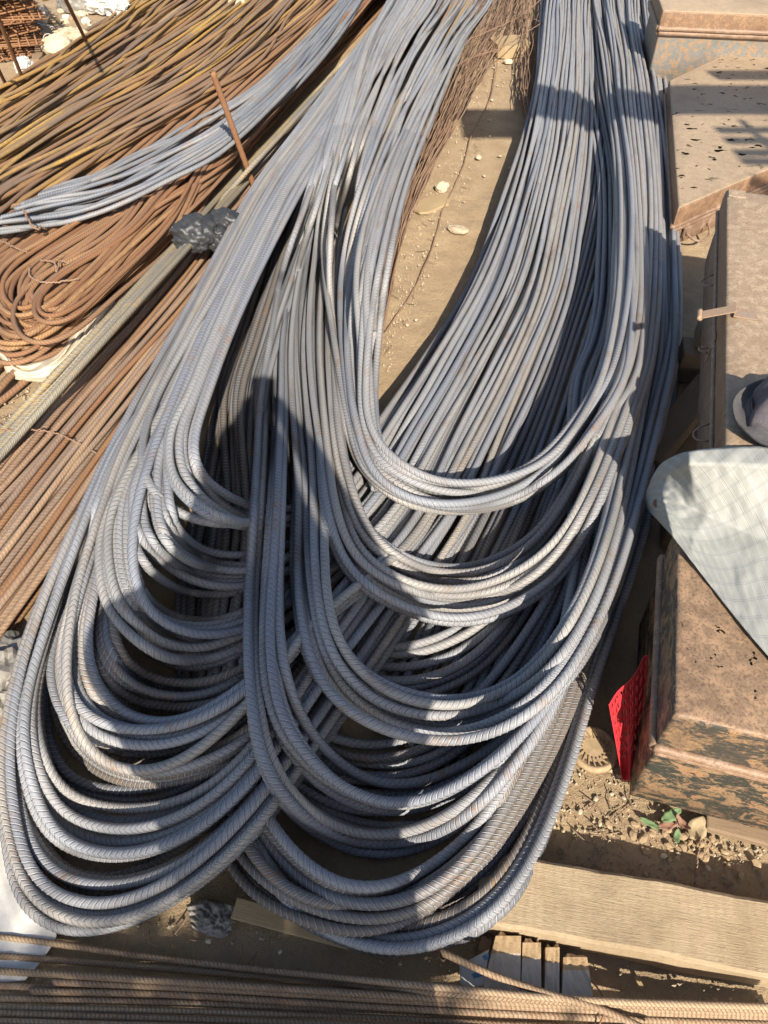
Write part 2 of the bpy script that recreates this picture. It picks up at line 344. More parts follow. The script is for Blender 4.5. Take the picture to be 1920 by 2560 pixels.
# ------------------------------------------------------------------ ground
def gnoise(x, y):
    return (.012 * mnoise.noise((x * 2.1, y * 2.1, 3.3)) + .006 * mnoise.noise((x * 9, y * 9, 1.7)) + .0035 * mnoise.noise((x * 34, y * 34, 5.1)))
def build_ground():
    def axis(lo, hi, fine, far):
        a = list(np.arange(lo, hi + 1e-6, fine)); st = fine; v = hi
        while v < far: st *= 1.35; v += st; a.append(v)
        st = fine; v = lo; b = []
        while v > -far: st *= 1.35; v -= st; b.append(v)
        return np.array(b[::-1] + a)
    X = axis(-1.2, 1.5, .014, 150); Y = axis(.1, 3.4, .014, 150)
    gx, gy = np.meshgrid(X, Y, indexing='xy')
    Z = np.zeros_like(gx)
    for j in range(gx.shape[0]):
        for i in range(gx.shape[1]):
            x, y = gx[j, i], gy[j, i]
            if -2.6 < x < 3 and -.4 < y < 6:
                z = gnoise(x, y)
                # loose crumbly soil in front of the trunk
                w = math.exp(-(((x - .50) / .20) ** 2 + ((y - .66) / .12) ** 2))
                if w > .02: z += w * (.011 * abs(mnoise.noise((x * 38, y * 38, 9.0))) + .008 * abs(mnoise.noise((x * 80, y * 80, 2.0))))
                Z[j, i] = min(z, .012) - .012
    V = np.stack([gx, gy, Z], -1).reshape(-1, 3); w = len(X)
    i = np.arange(len(Y) - 1)[:, None] * w + np.arange(w - 1)[None]
    F = np.stack([i, i + 1, i + w + 1, i + w], -1).reshape(-1, 4)
    o = link('ground', np_mesh('ground', V, F), M['ground']); tag(o, kind='structure', label='dusty sandy ground with small stones and clods')
build_ground()

# ------------------------------------------------------------------ bars: laid one on another on a height map
SINK = .86; ZC = .60
CELL = .006; X0, Y0 = -3.2, -.4; NX, NY = int(6.6 / CELL), int(11.5 / CELL)
HM = np.zeros((NX, NY), np.float32)
CAMP = np.array([0, 0, H])
def press(z): return ZC * (1 - np.exp(-z / ZC))          # the weight of the pile presses the bars into each other's gaps
def cells(p): return (np.clip(((p[..., 0] - X0) / CELL).astype(int), 0, NX - 1), np.clip(((p[..., 1] - Y0) / CELL).astype(int), 0, NY - 1))
def normals2(Q):
    t = np.gradient(Q[:, :2], axis=0); t /= np.linalg.norm(t, axis=1)[:, None] + 1e-9
    return np.stack([-t[:, 1], t[:, 0]], -1)
LAT = np.linspace(-.009, .009, 9)
def settle(px, py, r, z0, win=8, stamp=True, base=0.0, nest=True):
    z = np.full(len(px), z0, float)
    offs = np.linspace(-.95, .95, 7) * r; dome = np.sqrt(r * r - offs ** 2)
    def rest(xy, nrm):
        pts = xy[:, None] + nrm[:, None] * offs[None, :, None]
        return np.maximum((HM[cells(pts)] + dome[None]).max(1), r + base)
    for it in range(6 if (nest and stamp) else 3):
        Q = P(px, py, press(z)); nrm = normals2(Q); xy = Q[:, :2]
        if nest and stamp and it in (1, 2, 3, 4):               # slide sideways into the groove between the bars below
            hs = np.stack([rest(xy + nrm * o, nrm) for o in LAT], 1)
            hs = np.apply_along_axis(lambda c: smooth1(c, 8), 0, hs) + .25 * np.abs(LAT)[None]
            sh = LAT[hs.argmin(1)] * np.clip((Q[:, 1] - 1.25) / .6, 0, 1); w2 = min(40, len(sh) // 4); sh = smooth1(smooth1(sh, w2), w2 // 2)
            xy = xy + nrm * (.45 * sh)[:, None]; Q = np.c_[xy, press(z)]; px, py = to_px(Q)
        hz = rest(xy, nrm)
        zn = smooth1(maxf(hz, max(win // 3, 2)), win); zn = smooth1(zn, win // 2)
        zl = smooth1(maxf(hz, win // 2), min(28, len(hz) // 4)); zl = smooth1(zl, min(20, len(hz) // 4))
        k = np.clip((Q[:, 1] - 1.15) / .9, 0, 1); zn = zn * (1 - k) + zl * k
        z = .4 * z + .6 * zn if it < 2 else zn
    Q = P(px, py, press(z))
    if stamp:
        fine = np.linspace(-1, 1, 11) * r * .98; dm = np.sqrt(np.maximum(r * r - fine ** 2, 0))
        nrm = normals2(Q); s = arclen(Q); ns = max(int(s[-1] / .005), 4); si = np.linspace(0, s[-1], ns)
        Qf = np.stack([np.interp(si, s, Q[:, k]) for k in range(3)], -1); nf = np.stack([np.interp(si, s, nrm[:, k]) for k in range(2)], -1)
        pts = Qf[:, None, :2] + nf[:, None] * fine[None, :, None]; hz = np.interp(si, s, z)[:, None] + dm[None] * SINK
        np.maximum.at(HM, cells(pts), hz.astype(np.float32))
    return Q

def bar_mesh(name, Q, r, ribs=True, near=3.1, sides=8, pitch=None, ribh=.11):
    s = arclen(Q); L = s[-1]; pitch = pitch or 1.35 * r
    K = max(int(L / pitch), 2); k0 = np.arange(K) * (L / K); pt = L / K
    mid = np.stack([np.interp(k0, s, Q[:, k]) for k in range(3)], -1)
    rel = mid - CAMP; dist = np.linalg.norm(rel, axis=1)
    dep = rel[:, 1] * cP - rel[:, 2] * sP; upc = rel[:, 1] * sP + rel[:, 2] * cP
    pxx = rel[:, 0] / np.maximum(dep, .05) * FPX; pyy = upc / np.maximum(dep, .05) * FPX
    vis = (np.abs(pxx) < 1120) & (np.abs(pyy) < 1440) & (dep > .05)
    close = vis & (dist < near) & ribs
    far = ~close & (np.arange(K) % 4 == 0)
    ss = np.r_[k0[close] + .30 * pt, k0[close] + .50 * pt, k0[close] + .70 * pt, k0[far], [L]]
    hh = np.r_[np.zeros(close.sum()), np.ones(close.sum()), np.zeros(close.sum()), np.zeros(far.sum() + 1)]
    o = np.argsort(ss, kind='stable'); ss, hh = ss[o], hh[o]
    T, Nn, B = frames(Q)
    th = np.linspace(0, 2 * np.pi, sides, endpoint=False); roll = rng.uniform(0, 6.28); tw = rng.uniform(-1.6, 1.6)
    ang = np.where(th > np.pi, 2 * np.pi - th, th) / np.pi
    sv = np.clip(ss[:, None] + (ang * 2.3 * r)[None] - 1.1 * r, 0, L)
    pos = np.stack([np.interp(sv, s, Q[:, k]) for k in range(3)], -1)
    n = np.stack([np.interp(sv, s, Nn[:, k]) for k in range(3)], -1); b = np.stack([np.interp(sv, s, B[:, k]) for k in range(3)], -1)
    a = th[None] + roll + tw * sv
    longrib = np.zeros(sides); longrib[0] = longrib[sides // 2] = .10
    side = 1 - np.clip(longrib * 10, 0, 1)
    rad = r * (1 + longrib[None] + ribh * hh[:, None] * side[None])
    V = pos + rad[..., None] * (np.cos(a)[..., None] * n + np.sin(a)[..., None] * b)
    m = len(ss); i = np.arange(m - 1)[:, None] * sides; j = np.arange(sides)[None]; j2 = (j + 1) % sides
    F = np.stack([i + j, i + j2, i + sides + j2, i + sides + j], -1).reshape(-1, 4)
    V = V.reshape(-1, 3); uv = np.stack(np.broadcast_arrays((ss / pt)[:, None], th[None] / 6.2832), -1).reshape(-1, 2)
    V = np.vstack([V, Q[:1], Q[-1:]]); uv = np.vstack([uv, [[0, 0], [K, 0]]]); c0, c1 = len(V) - 2, len(V) - 1; e = (m - 1) * sides
    ca = [[c0, (k + 2) % sides, (k + 1) % sides, k] for k in range(0, sides - 1, 2)]
    cb = [[c1, e + k, e + (k + 1) % sides, e + (k + 2) % sides] for k in range(0, sides - 1, 2)]
    F = np.vstack([F, ca, cb]); TRIS[0] += len(F) * 2
    return V, F, uv
def put_bar(name, Q, r, m, label, group, cat='steel bar', ribs=True, near=3.1, **kw):
    c = Q[len(Q) // 2].copy(); c[2] = 0
    V, F, uv = bar_mesh(name, Q, r, ribs, near, **kw)
    o = link(name, np_mesh(name, V - c, F, uv), m, None, c.tolist()); tag(o, label, cat, group); return o
def resample_px(C, z0, step=.01):
    C = catmull(C, 500); Q = P(C[:, 0], C[:, 1], z0); s = arclen(Q)
    n = max(int(s[-1] / step), 12); si = np.linspace(0, s[-1], n)
    # even out the curvature of the hand-read points
    X = np.stack([np.interp(si, s, Q[:, k]) for k in range(3)], -1)
    w = 5
    for _ in range(2):
        for k in range(2): X[:, k] = smooth1(X[:, k], w) if n > 40 else X[:, k]
    return X
def to_px(X):
    rel = X - CAMP; dep = rel[:, 1] * cP - rel[:, 2] * sP; up = rel[:, 1] * sP + rel[:, 2] * cP
    return 960 + rel[:, 0] / dep * FPX, 1280 - up / dep * FPX
def wob(n, amp, cyc=2.0):
    x = np.linspace(0, 1, n); y = np.zeros(n)
    for c in (cyc, cyc * 1.9, cyc * 3.1): y += rng.normal() / (c / cyc) * np.sin(2 * np.pi * (c * x * rng.uniform(.7, 1.3) + rng.uniform()))
    return amp * y * .6
def lay(inner, outer, ts, r, mat, label, group, z0=.15, jit=.06, name='steel_bar', order=None, win=8, near=3.1, calm=True, cat='steel bar', rj=.04, leg=.42, tries=12, loose=13.0, **kw):
    inner = np.array(inner, float); outer = np.array(outer, float); assert len(inner) == len(outer), (name, label, len(inner), len(outer))
    ts = list(ts)
    if order == 'shuffle': rng.shuffle(ts)
    A = catmull(np.c_[inner, outer], 240); u = np.linspace(0, 1, 240)
    for t in ts:
        rr = r * (1 + rng.uniform(-rj, rj)); best = None
        w = 1 - .85 * np.exp(-((u - .5) / .16) ** 2) if calm else np.ones(240)
        wander = np.c_[wob(240, loose, 2.2), wob(240, loose, 2.2)]
        for k in range(tries):                        # let the bar find a low place to lie, as a thrown bar does
            lo = t + wob(240, jit * (2.5 if calm else 1.0), 1.3) * w
            if calm:
                a0, a1 = rng.uniform(-leg, leg, 2)
                lo = lo + a0 * np.clip(1 - u / .36, 0, 1) ** .8 + a1 * np.clip(1 - (1 - u) / .36, 0, 1) ** .8
                lo = np.clip(lo, min(t, -.04), max(t, 1.04))
            C = A[:, :2] * (1 - lo[:, None]) + A[:, 2:] * lo[:, None]
            if calm: C = C + wander * np.exp(-((u - .5) / .2) ** 2)[:, None]
            X = resample_px(C, z0); px, py = to_px(X)
            Q = settle(px, py, rr, z0, win, False)
            cost = (Q[:, 2] ** 2).mean() ** .5 + .25 * np.abs(np.diff(Q[:, 2], 2)).sum()
            if best is None or cost < best[0]: best = (cost, px, py)
        Q = settle(best[1], best[2], rr, z0, win)
        mm = mat[int(rng.integers(len(mat)))] if isinstance(mat, list) else mat
        lb = label if isinstance(label, str) else label[int(np.clip(t, 0, .999) * len(label))]
        if '{}' in lb:
            rk = sorted(ts, reverse=True).index(t); rin = len(ts) - 1 - rk
            lb = lb.format('outermost bar' if rk == 0 else 'innermost bar' if rin == 0 else ORD[rk] + ' bar from outside')
        put_bar(name, Q, rr, M[mm], lb, group, cat, near=near, **kw)
ORD = ['first', 'second', 'third', 'fourth', 'fifth', 'sixth', 'seventh', 'eighth', 'ninth', 'tenth', 'eleventh', 'twelfth']
def lin(a, b, n): return np.linspace(a, b, n) + rng.uniform(-.35, .35, n) * (b - a) / max(n, 1)
def mixl(a, b, t): return [(x0 * (1 - t) + x1 * t, y0 * (1 - t) + y1 * t) for (x0, y0), (x1, y1) in zip(a, b)]

VP = np.array([1650., -705.])
def vpline(y_at_0, x0=-90, ys=-120):
    d = VP - np.array([0, y_at_0]); k0 = x0 / d[0]; k1 = (ys - y_at_0) / d[1]
    return [tuple(np.array([0, y_at_0]) + d * k) for k in np.linspace(k0, k1, 7)]

# the squared plank lies under the ends of the lowest loops, so it goes on the height map first
PLZ = .072
pn1, pn2 = PV(1430, 2347, PLZ), PV(1920, 2440, PLZ); pf1 = PV(1370, 2148, PLZ)
pdir = (pn2 - pn1).normalized(); pnrm = Vector((-pdir.y, pdir.x, 0)); PLW = (pf1 - pn1).dot(pnrm); PL0, PL1 = -.165, .62
for a_ in np.arange(PL0, PL1, .004):
    q = np.array([(pn1 + pdir * a_ + pnrm * b_)[:2] for b_ in np.arange(0, PLW, .004)])
    HM[((q[:, 0] - X0) / CELL).astype(int), ((q[:, 1] - Y0) / CELL).astype(int)] = PLZ
RB = .0095
# ---- straight bars lying on the ground along the left
lay(vpline(1190), vpline(1612), lin(0, 1, 25), .0086, ['rust_pink'] * 5 + ['rust'], ['pale rusty straight bar on the ground, next to the ochre streaked bars', 'pale rusty straight bar in the middle of the straight bars at left', 'pale rusty straight bar on the ground, next to the grey looped bars'],
    'pale rusty straight bars on the left', .015, .012, 'straight_bar', 'shuffle', 14, 3.4, False)
lay(vpline(1165), vpline(1600), lin(0.02, .98, 15), .0086, ['rust_pink'] * 5 + ['rust'], ['pale rusty straight bar on the ground, next to the ochre streaked bars', 'pale rusty straight bar in the middle of the straight bars at left', 'pale rusty straight bar on the ground, next to the grey looped bars'],
    'pale rusty straight bars on the left', .03, .03, 'straight_bar', 'shuffle', 14, 3.4, False)
# ---- brown straight bars under the rusty pile
lay(vpline(560), vpline(1000), lin(0, 1, 20), .011, 'rust', 'brown rusty straight bar at the bottom of the rusty pile', 'straight brown bars under the rusty pile',
    .03, .05, 'straight_bar', 'shuffle', 14, 2.9, False)
# ---- rusty loops, far left
Gi = [(985, -70), (905, 10), (740, 180), (590, 320), (430, 470), (290, 565), (160, 645), (85, 695), (50, 740), (52, 785), (85, 806), (150, 770), (265, 665), (395, 535), (520, 395), (715, 195), (895, 15), (985, -70)]
Go = [(965, -70), (880, 10), (700, 190), (540, 330), (380, 445), (240, 545), (95, 635), (15, 695), (-38, 775), (-15, 865), (48, 906), (125, 884), (275, 742), (425, 588), (565, 425), (745, 225), (915, 15), (995, -70)]
GL = ['brown rusty folded bar among the inner ones of the folded loops at far left', 'brown rusty folded bar among the middle ones of the folded loops at far left', 'brown rusty folded bar among the outer ones, nearest the cream cloth']
def shift(L, dx, dy, i0=5, i1=13):
    return [(x + (dx if i0 <= i <= i1 else 0), y + (dy if i0 <= i <= i1 else 0)) for i, (x, y) in enumerate(L)]
for dx, dy, ta, tb, n_ in ((8, 0, .3, 1.0, 10), (-40, 10, .1, .9, 9), (25, -30, .0, .7, 9), (-25, -40, .2, .9, 9), (40, 5, -.1, .5, 6)):
    lay(shift(Gi, dx, dy), shift(Go, dx, dy), lin(tb, ta, n_), .0083, ['rust', 'rust', 'rust_deep', 'rust'], GL, 'rusty folded bars at the far left', .08, .12, 'folded_bar', None, 6, 2.9, loose=15.0)
lay(vpline(1086), vpline(1142), [0, .36, .68, 1.0], .0112, 'steel_ochre', 'thick straight grey bar streaked with ochre rust, running under the crumpled black bag',
    'ochre streaked straight bars', .02, .03, 'straight_bar', None, 14, 3.6, False)
# ---- ochre and rust pile, upper left
E0 = [(-100, 290), (0, 222), (70, 175), (150, 120), (220, 75), (290, 30), (340, -5), (440, -75)]
E1 = [(-100, 612), (0, 548), (115, 476), (330, 350), (500, 255), (640, 165), (760, 65), (900, -75)]
EL = ['long rusty ribbed bar with ochre patches along the upper edge of the upper left pile', 'long rusty bar with ochre patches in the upper middle of the upper left pile', 'long rusty bar with ochre patches in the lower middle of the upper left pile', 'long rusty ochre bar in the upper left pile, next to the grey bundle']
lay(E0, E1, lin(.0, 1.0, 30), .0094, ['rust_ochre', 'rust_ochre', 'rust'], EL, 'ochre rusty bars at upper left', .12, .012, 'long_bar', 'shuffle', 22, 3.9, False)
lay(E0, E1, lin(.02, .98, 30), .0094, ['rust_ochre'], EL, 'ochre rusty bars at upper left', .17, .03, 'long_bar', 'shuffle', 22, 3.9, False)
lay(E0, E1, np.r_[lin(.03, .32, 9), lin(.5, .95, 13)], .0094, ['rust_ochre'], EL, 'ochre rusty bars at upper left', .2, .05, 'long_bar', 'shuffle', 22, 3.9, False)
# ---- thin blue-grey bundle lying across the rust
F0 = [(90, 492), (150, 462), (250, 428), (380, 368), (500, 300), (640, 222), (760, 110), (850, 0), (900, -75)]
F1 = [(-60, 572), (70, 563), (180, 555), (300, 520), (430, 450), (560, 368), (705, 240), (835, 95), (950, -60)]
lay(F0, F1, lin(0, 1, 20), .0092, 'steel_blue', ['thin blue grey bar on the upper side of the bundle across the rust', 'thin blue grey bar on the lower side of the bundle across the rust'], 'thin blue grey bars across the rust', .2, .10, 'thin_bar', 'shuffle', 10, 3.9, False)

# ---- the big pile of looped bars: strands (w = 0 inner, 1 outer), from the far ends towards the bends
BL0 = [(1130, -150), (1060, 0), (985, 110), (860, 300), (750, 470), (640, 690), (570, 850), (515, 1000)]
BL1 = [(1040, -150), (985, 0), (905, 110), (767, 300), (639, 470), (520, 690), (432, 850), (345, 1000)]
CL0 = [(1290, -150), (1228, 0), (1160, 115), (1075, 300), (1005, 490), (955, 690), (938, 850), (925, 980)]
CL1 = [(1090, -150), (1020, 0), (960, 110), (855, 300), (770, 500), (705, 690), (675, 850), (655, 1000)]
AL0 = [(1110, -150), (1040, 0), (975, 110), (870, 300), (790, 470), (715, 690), (665, 850), (630, 1000)]
AL1 = [(1070, -150), (1005, 0), (930, 110), (820, 300), (735, 470), (645, 690), (590, 850), (545, 1000)]
CR0 = [(1490, 960), (1525, 850), (1545, 700), (1545, 450), (1510, 200), (1480, 0), (1470, -150)]
CR1 = [(1665, 960), (1680, 850), (1682, 700), (1672, 450), (1655, 200), (1630, 0), (1640, -150)]
DG0 = [(810, 1240), (880, 1160), (950, 1060), (1060, 900), (1178, 700), (1275, 440), (1335, 235), (1362, 0), (1375, -150)]
DG1 = [(1090, 1430), (1180, 1290), (1260, 1110), (1340, 920), (1420, 700), (1460, 440), (1475, 235), (1480, 0), (1500, -150)]
LY = [-150, 0, 110, 300, 495, 690, 850, 1000]
def legs(i, o): return list(zip(i, LY)), list(zip(o, LY))
C1L = legs([1280, 1215, 1140, 1045, 975, 932, 920, 924], [1050, 985, 935, 878, 838, 820, 829, 848])
C2L = legs([1150, 1080, 1010, 930, 870, 835, 832, 843], [1055, 990, 930, 860, 808, 785, 778, 788])
C3L = legs([1110, 1040, 970, 890, 832, 790, 780, 798], [1050, 985, 925, 850, 786, 745, 728, 730])
C4L = legs([1080, 1015, 950, 870, 802, 750, 728, 733], [1045, 980, 915, 840, 768, 702, 675, 652])
def U(Ls, la, lb, li, lo, Rs, ra, rb):
    return mixl(*Ls, la) + li + mixl(*Rs, ra), mixl(*Ls, lb) + lo + mixl(*Rs, rb)
BLs, CLs, ALs, CRs, DGs = (BL0, BL1), (CL0, CL1), (AL0, AL1), (CR0, CR1), (DG0, DG1)
GR = 'grey ribbed steel bar bent into a U, '
# bottom layer
FI = [(1490, -100), (1488, 0), (1490, 300), (1450, 600), (1350, 900), (1230, 1180), (1100, 1420), (980, 1620), (860, 1800)]
FO = [(1600, -100), (1598, 0), (1610, 300), (1590, 600), (1530, 900), (1440, 1200), (1340, 1480), (1240, 1720), (1120, 1960)]
lay(FI, FO, lin(0, 1, 15), RB, ['steel_shaded', 'steel_shaded', 'steel'], 'dark straight bar lying deep under the right loops, mostly in shade', 'dark straight bars under the right loops', .03, .05, 'straight_bar', 'shuffle', 10, 2.4, False)
FI2 = [(1075, -100), (1010, 0), (835, 300), (690, 600), (600, 900), (540, 1200), (500, 1500), (500, 1800)]
FO2 = [(1120, -100), (1050, 0), (905, 300), (800, 600), (720, 900), (680, 1200), (660, 1500), (690, 1800)]
lay(FI2, FO2, lin(0, 1, 9), RB, ['steel_shaded', 'steel_ochre'], 'dark straight bar lying deep under the left and centre loops', 'dark straight bars under the left loops', .03, .05, 'straight_bar', 'shuffle', 10, 2.4, False)
Ai = [(565, 1200), (530, 1500), (540, 1700), (580, 1880), (640, 2000), (700, 2100), (790, 2170), (890, 2200), (985, 2203), (1080, 2177), (1150, 2125), (1225, 2050), (1285, 1940), (1350, 1800), (1420, 1600), (1490, 1350)]
Ao = [(505, 1200), (440, 1500), (450, 1700), (480, 1900), (530, 2080), (600, 2200), (720, 2295), (850, 2350), (1010, 2388), (1110, 2365), (1210, 2312), (1290, 2230), (1335, 2130), (1380, 2020), (1450, 1760), (1530, 1400)]
i_, o_ = U(ALs, 0, 1, Ai, Ao, CRs, .45, .85)
lay(i_, o_, [1.0, .93, .78, .60, .44, .30, .16, .02], RB, ['steel_shaded', 'steel_shaded', 'steel_brown'], 'dark rust-stained bar, {} of the lowest loops beside the plank',
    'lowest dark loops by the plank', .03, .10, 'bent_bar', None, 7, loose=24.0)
RE0 = [(1632, -150), (1622, 0), (1645, 200), (1664, 450), (1674, 700), (1666, 900), (1640, 1080), (1596, 1280), (1530, 1480), (1455, 1700), (1392, 1910), (1318, 2090), (1215, 2235), (1080, 2310), (930, 2320), (790, 2260), (690, 2150), (620, 1980), (590, 1780)]
RE1 = [(1646, -150), (1636, 0), (1662, 200), (1678, 450), (1690, 700), (1686, 900), (1666, 1080), (1624, 1280), (1560, 1490), (1484, 1715), (1418, 1935), (1342, 2125), (1238, 2278), (1090, 2362), (930, 2372), (770, 2300), (660, 2180), (590, 1990), (560, 1780)]
lay(RE0, RE1, [.0, .55, 1.0], RB, ['steel', 'steel_dusty', 'steel_brown'], 'long bar sweeping down the outer right edge of the right pile, facing the trunks', 'bars sweeping down the outer right edge', .1, .02, 'bent_bar', None, 10, 3.1, False)
A0i = [(790, 1200), (800, 1450), (850, 1600), (940, 1640), (1060, 1630), (1160, 1585), (1250, 1510), (1340, 1370), (1420, 1180)]
A0o = [(740, 1250), (750, 1550), (810, 1680), (940, 1740), (1060, 1735), (1180, 1690), (1280, 1590), (1370, 1430), (1450, 1230)]
i_, o_ = U(CLs, .6, .9, A0i, A0o, CRs, -.25, .3)
lay(i_, o_, [1.3, 1, .8, .55, .3, .1, -.15], RB, ['steel_shaded', 'steel'], 'dark steel bar lying deep in the shade inside the right loops', 'dark loops deep inside the pile', .05, .06, 'bent_bar', None, 7)
A1i = [(640, 1300), (640, 1600), (720, 1800), (850, 1880), (960, 1890), (1060, 1870), (1170, 1800), (1300, 1640), (1420, 1400)]
A1o = [(600, 1300), (600, 1650), (660, 1850), (800, 1990), (950, 2030), (1080, 2010), (1200, 1925), (1320, 1780), (1440, 1500)]
i_, o_ = U(ALs, -.2, .5, A1i, A1o, CRs, -.1, .6)
lay(i_, o_, [1.25, 1, .75, .5, .25, 0, -.25], RB, ['steel_shaded', 'steel'], 'dark steel bar lying deep in the shade inside the right loops', 'dark loops deep inside the pile', .05, .08, 'bent_bar', None, 7)
lay(i_, o_, [.9, .3], RB, ['steel_shaded', 'steel_brown'], 'dark steel bar lying deep in the shade inside the right loops', 'dark loops deep inside the pile', .05, .10, 'bent_bar', None, 7, loose=20.0)
A2i = [(640, 1300), (590, 1600), (590, 1900), (650, 2060), (760, 2190), (880, 2250), (1000, 2240), (1120, 2170), (1230, 2050), (1320, 1880), (1420, 1600)]
A2o = [(560, 1300), (500, 1650), (510, 1950), (560, 2120), (650, 2240), (780, 2310), (930, 2330), (1060, 2290), (1180, 2190), (1290, 2040), (1450, 1700)]
i_, o_ = U(ALs, .1, .9, A2i, A2o, CRs, .3, .8)
lay(i_, o_, [1.05, .75, .5, .3, .05, -.3], RB, ['steel_brown', 'steel_shaded', 'steel'], 'brownish bar of the low tangled loops at bottom centre, {}', 'low tangled loops at bottom centre', .05, .10, 'bent_bar', None, 7, loose=30.0)
# left loops
B3i = [(300, 1120), (140, 1580), (100, 1760), (135, 1930), (190, 1994), (289, 2021), (400, 2015), (520, 1960), (640, 1830), (820, 1570)]
B3o = [(237, 1207), (60, 1605), (4, 1870), (8, 2060), (60, 2250), (174, 2325), (290, 2328), (450, 2258), (640, 2090), (880, 1745)]
i_, o_ = U(BLs, .7, 1, B3i, B3o, DGs, .6, 1)
DL = 'dark steel bar in the lowest layer under the lower left loops'
lay(i_, o_, [.9, .7, .52, .34, .14, -.06, -.2], RB, ['steel_shaded', 'steel_brown', 'steel_shaded'], DL, 'lowest layer under the lower left loops', .04, .05, 'bent_bar', None, 7, loose=22.0)
lay(i_, o_, [1.0, .96, .80, .87, .60, .66, .92, .74], RB, ['steel', 'steel_dusty', 'steel'], 'grey ribbed bar, {} in the bottom left loops by the white paper', 'outermost lower left loops', .06, .03, 'bent_bar', None, 7)
B2bi = [(300, 1250), (190, 1700), (205, 1800), (270, 1860), (360, 1885), (480, 1870), (620, 1800), (790, 1600)]
B2bo = [(270, 1280), (150, 1720), (170, 1840), (250, 1920), (350, 1950), (480, 1935), (640, 1850), (810, 1620)]
i_, o_ = U(BLs, .65, .8, B2bi, B2bo, DGs, .5, .75)
lay(i_, o_, [1.3, 1, .8, .6, .3, 0, -.35, -.7], RB, ['steel_shaded', 'steel_brown', 'steel'], 'brownish bar, {} in the shaded loops between lower left groups', 'shaded lower left loops', .08, .06, 'bent_bar', None, 7)
B1di = [(320, 1250), (282, 1559), (310, 1650), (370, 1698), (440, 1712), (560, 1700), (760, 1560)]
B1do = [(290, 1280), (236, 1580), (250, 1680), (310, 1740), (400, 1764), (560, 1755), (780, 1590)]
i_, o_ = U(BLs, .5, .66, B1di, B1do, DGs, .4, .55)
lay(i_, o_, [1.25, 1, .75, .5, .25, 0], RB, ['steel_shaded', 'steel_brown'], 'dark brownish steel bar in the deep loops in the middle of the left pile', 'deep dark left loops', .08, .05, 'bent_bar', None, 7)
lay(i_, o_, [-.8, -1.2], RB, ['steel_shaded'], 'dark brownish steel bar in the deep loops in the middle of the left pile', 'deep dark left loops', .05, .05, 'bent_bar', None, 7)
i_, o_ = U(BLs, .7, 1, B3i, B3o, DGs, .6, 1)
lay(i_, o_, [.44, .24, .30, .36, .10, .02, .19, .40], RB, ['steel'], 'grey ribbed bar, {} of the big lower left loops above the lowest', 'second lower left loops', .1, .03, 'bent_bar', None, 7)
B2i = [(330, 1180), (222, 1570), (225, 1690), (260, 1757), (340, 1795), (450, 1792), (600, 1715), (760, 1560)]
B2o = [(270, 1200), (130, 1610), (128, 1710), (180, 1820), (300, 1864), (440, 1860), (600, 1778), (790, 1580)]
i_, o_ = U(BLs, .58, .82, B2i, B2o, DGs, .5, .75)
lay(i_, o_, [1, .86, .58, .38, .18, 0, .72, .48], RB, ['steel', 'steel', 'steel_dusty'], 'grey ribbed bar, {} in the broad middle loops of the left pile', 'middle left loops', .14, .04, 'bent_bar', None, 7)
B1ci = [(350, 1200), (336, 1400), (367, 1502), (433, 1540), (510, 1552), (610, 1529), (760, 1430)]
B1co = [(265, 1290), (258, 1440), (290, 1530), (394, 1625), (480, 1646), (606, 1613), (790, 1480)]
i_, o_ = U(BLs, .36, .6, B1ci, B1co, DGs, .3, .5)
lay(i_, o_, [1, .85, .62, .42, .2, .05, .74, .30], RB, ['steel_dusty', 'steel', 'steel'], 'grey ribbed bar, {} in the third loops from top of left pile', 'third left loops', .14, .04, 'bent_bar', None, 7)
B1bi = [(433, 1096), (425, 1193), (432, 1295), (464, 1340), (518, 1378), (626, 1393), (745, 1360)]
B1bo = [(345, 1200), (336, 1290), (356, 1367), (402, 1424), (480, 1468), (600, 1478), (750, 1420)]
i_, o_ = U(BLs, .16, .4, B1bi, B1bo, DGs, .14, .35)
lay(i_, o_, [1, .86, .62, .45, .28, .08, .7, .94, .36], RB, ['steel'], 'grey ribbed bar, {} in the second loops from top of left pile', 'second left loops', .16, .05, 'bent_bar', None, 7)
B1ai = [(491, 1077), (487, 1135), (502, 1193), (549, 1239), (606, 1266), (680, 1280), (750, 1268)]
B1ao = [(447, 1080), (446, 1170), (475, 1228), (518, 1266), (568, 1293), (650, 1305), (750, 1290)]
i_, o_ = U(BLs, 0, .2, B1ai, B1ao, DGs, 0, .16)
lay(i_, o_, [1, .66, .33, 0, 1.7, .85, 1.3], RB, ['steel'], 'grey ribbed bar, {} in the topmost loops of the left pile', 'innermost left loops', .18, .05, 'bent_bar', None, 7)
ST = [(1080, -150), (1010, 0), (940, 110), (805, 300), (690, 470), (575, 690), (480, 850), (395, 1000), (362, 1100), (358, 1170), (385, 1230), (440, 1280), (500, 1303), (560, 1312), (640, 1305), (740, 1290)] + mixl(DG0, DG1, .1)
lay(ST, ST, [0], RB, 'steel_dusty', 'single dusty grey bar looping across on top of the innermost left loops', None, .2, 0, 'bent_bar', leg=0, loose=0)
S2 = mixl(BL0, BL1, .45) + [(388, 1120), (342, 1270), (332, 1420), (372, 1530), (452, 1580), (560, 1590), (680, 1545), (790, 1440)] + mixl(DG0, DG1, .3)
lay(S2, S2, [0], RB, 'steel', 'single grey bar slanting across the second and third left loops', None, .2, 0, 'bent_bar', leg=0, loose=0)
S3 = mixl(BL0, BL1, .8) + [(290, 1180), (190, 1480), (165, 1700), (200, 1850), (290, 1925), (400, 1930), (530, 1850), (680, 1690), (800, 1540)] + mixl(DG0, DG1, .7)
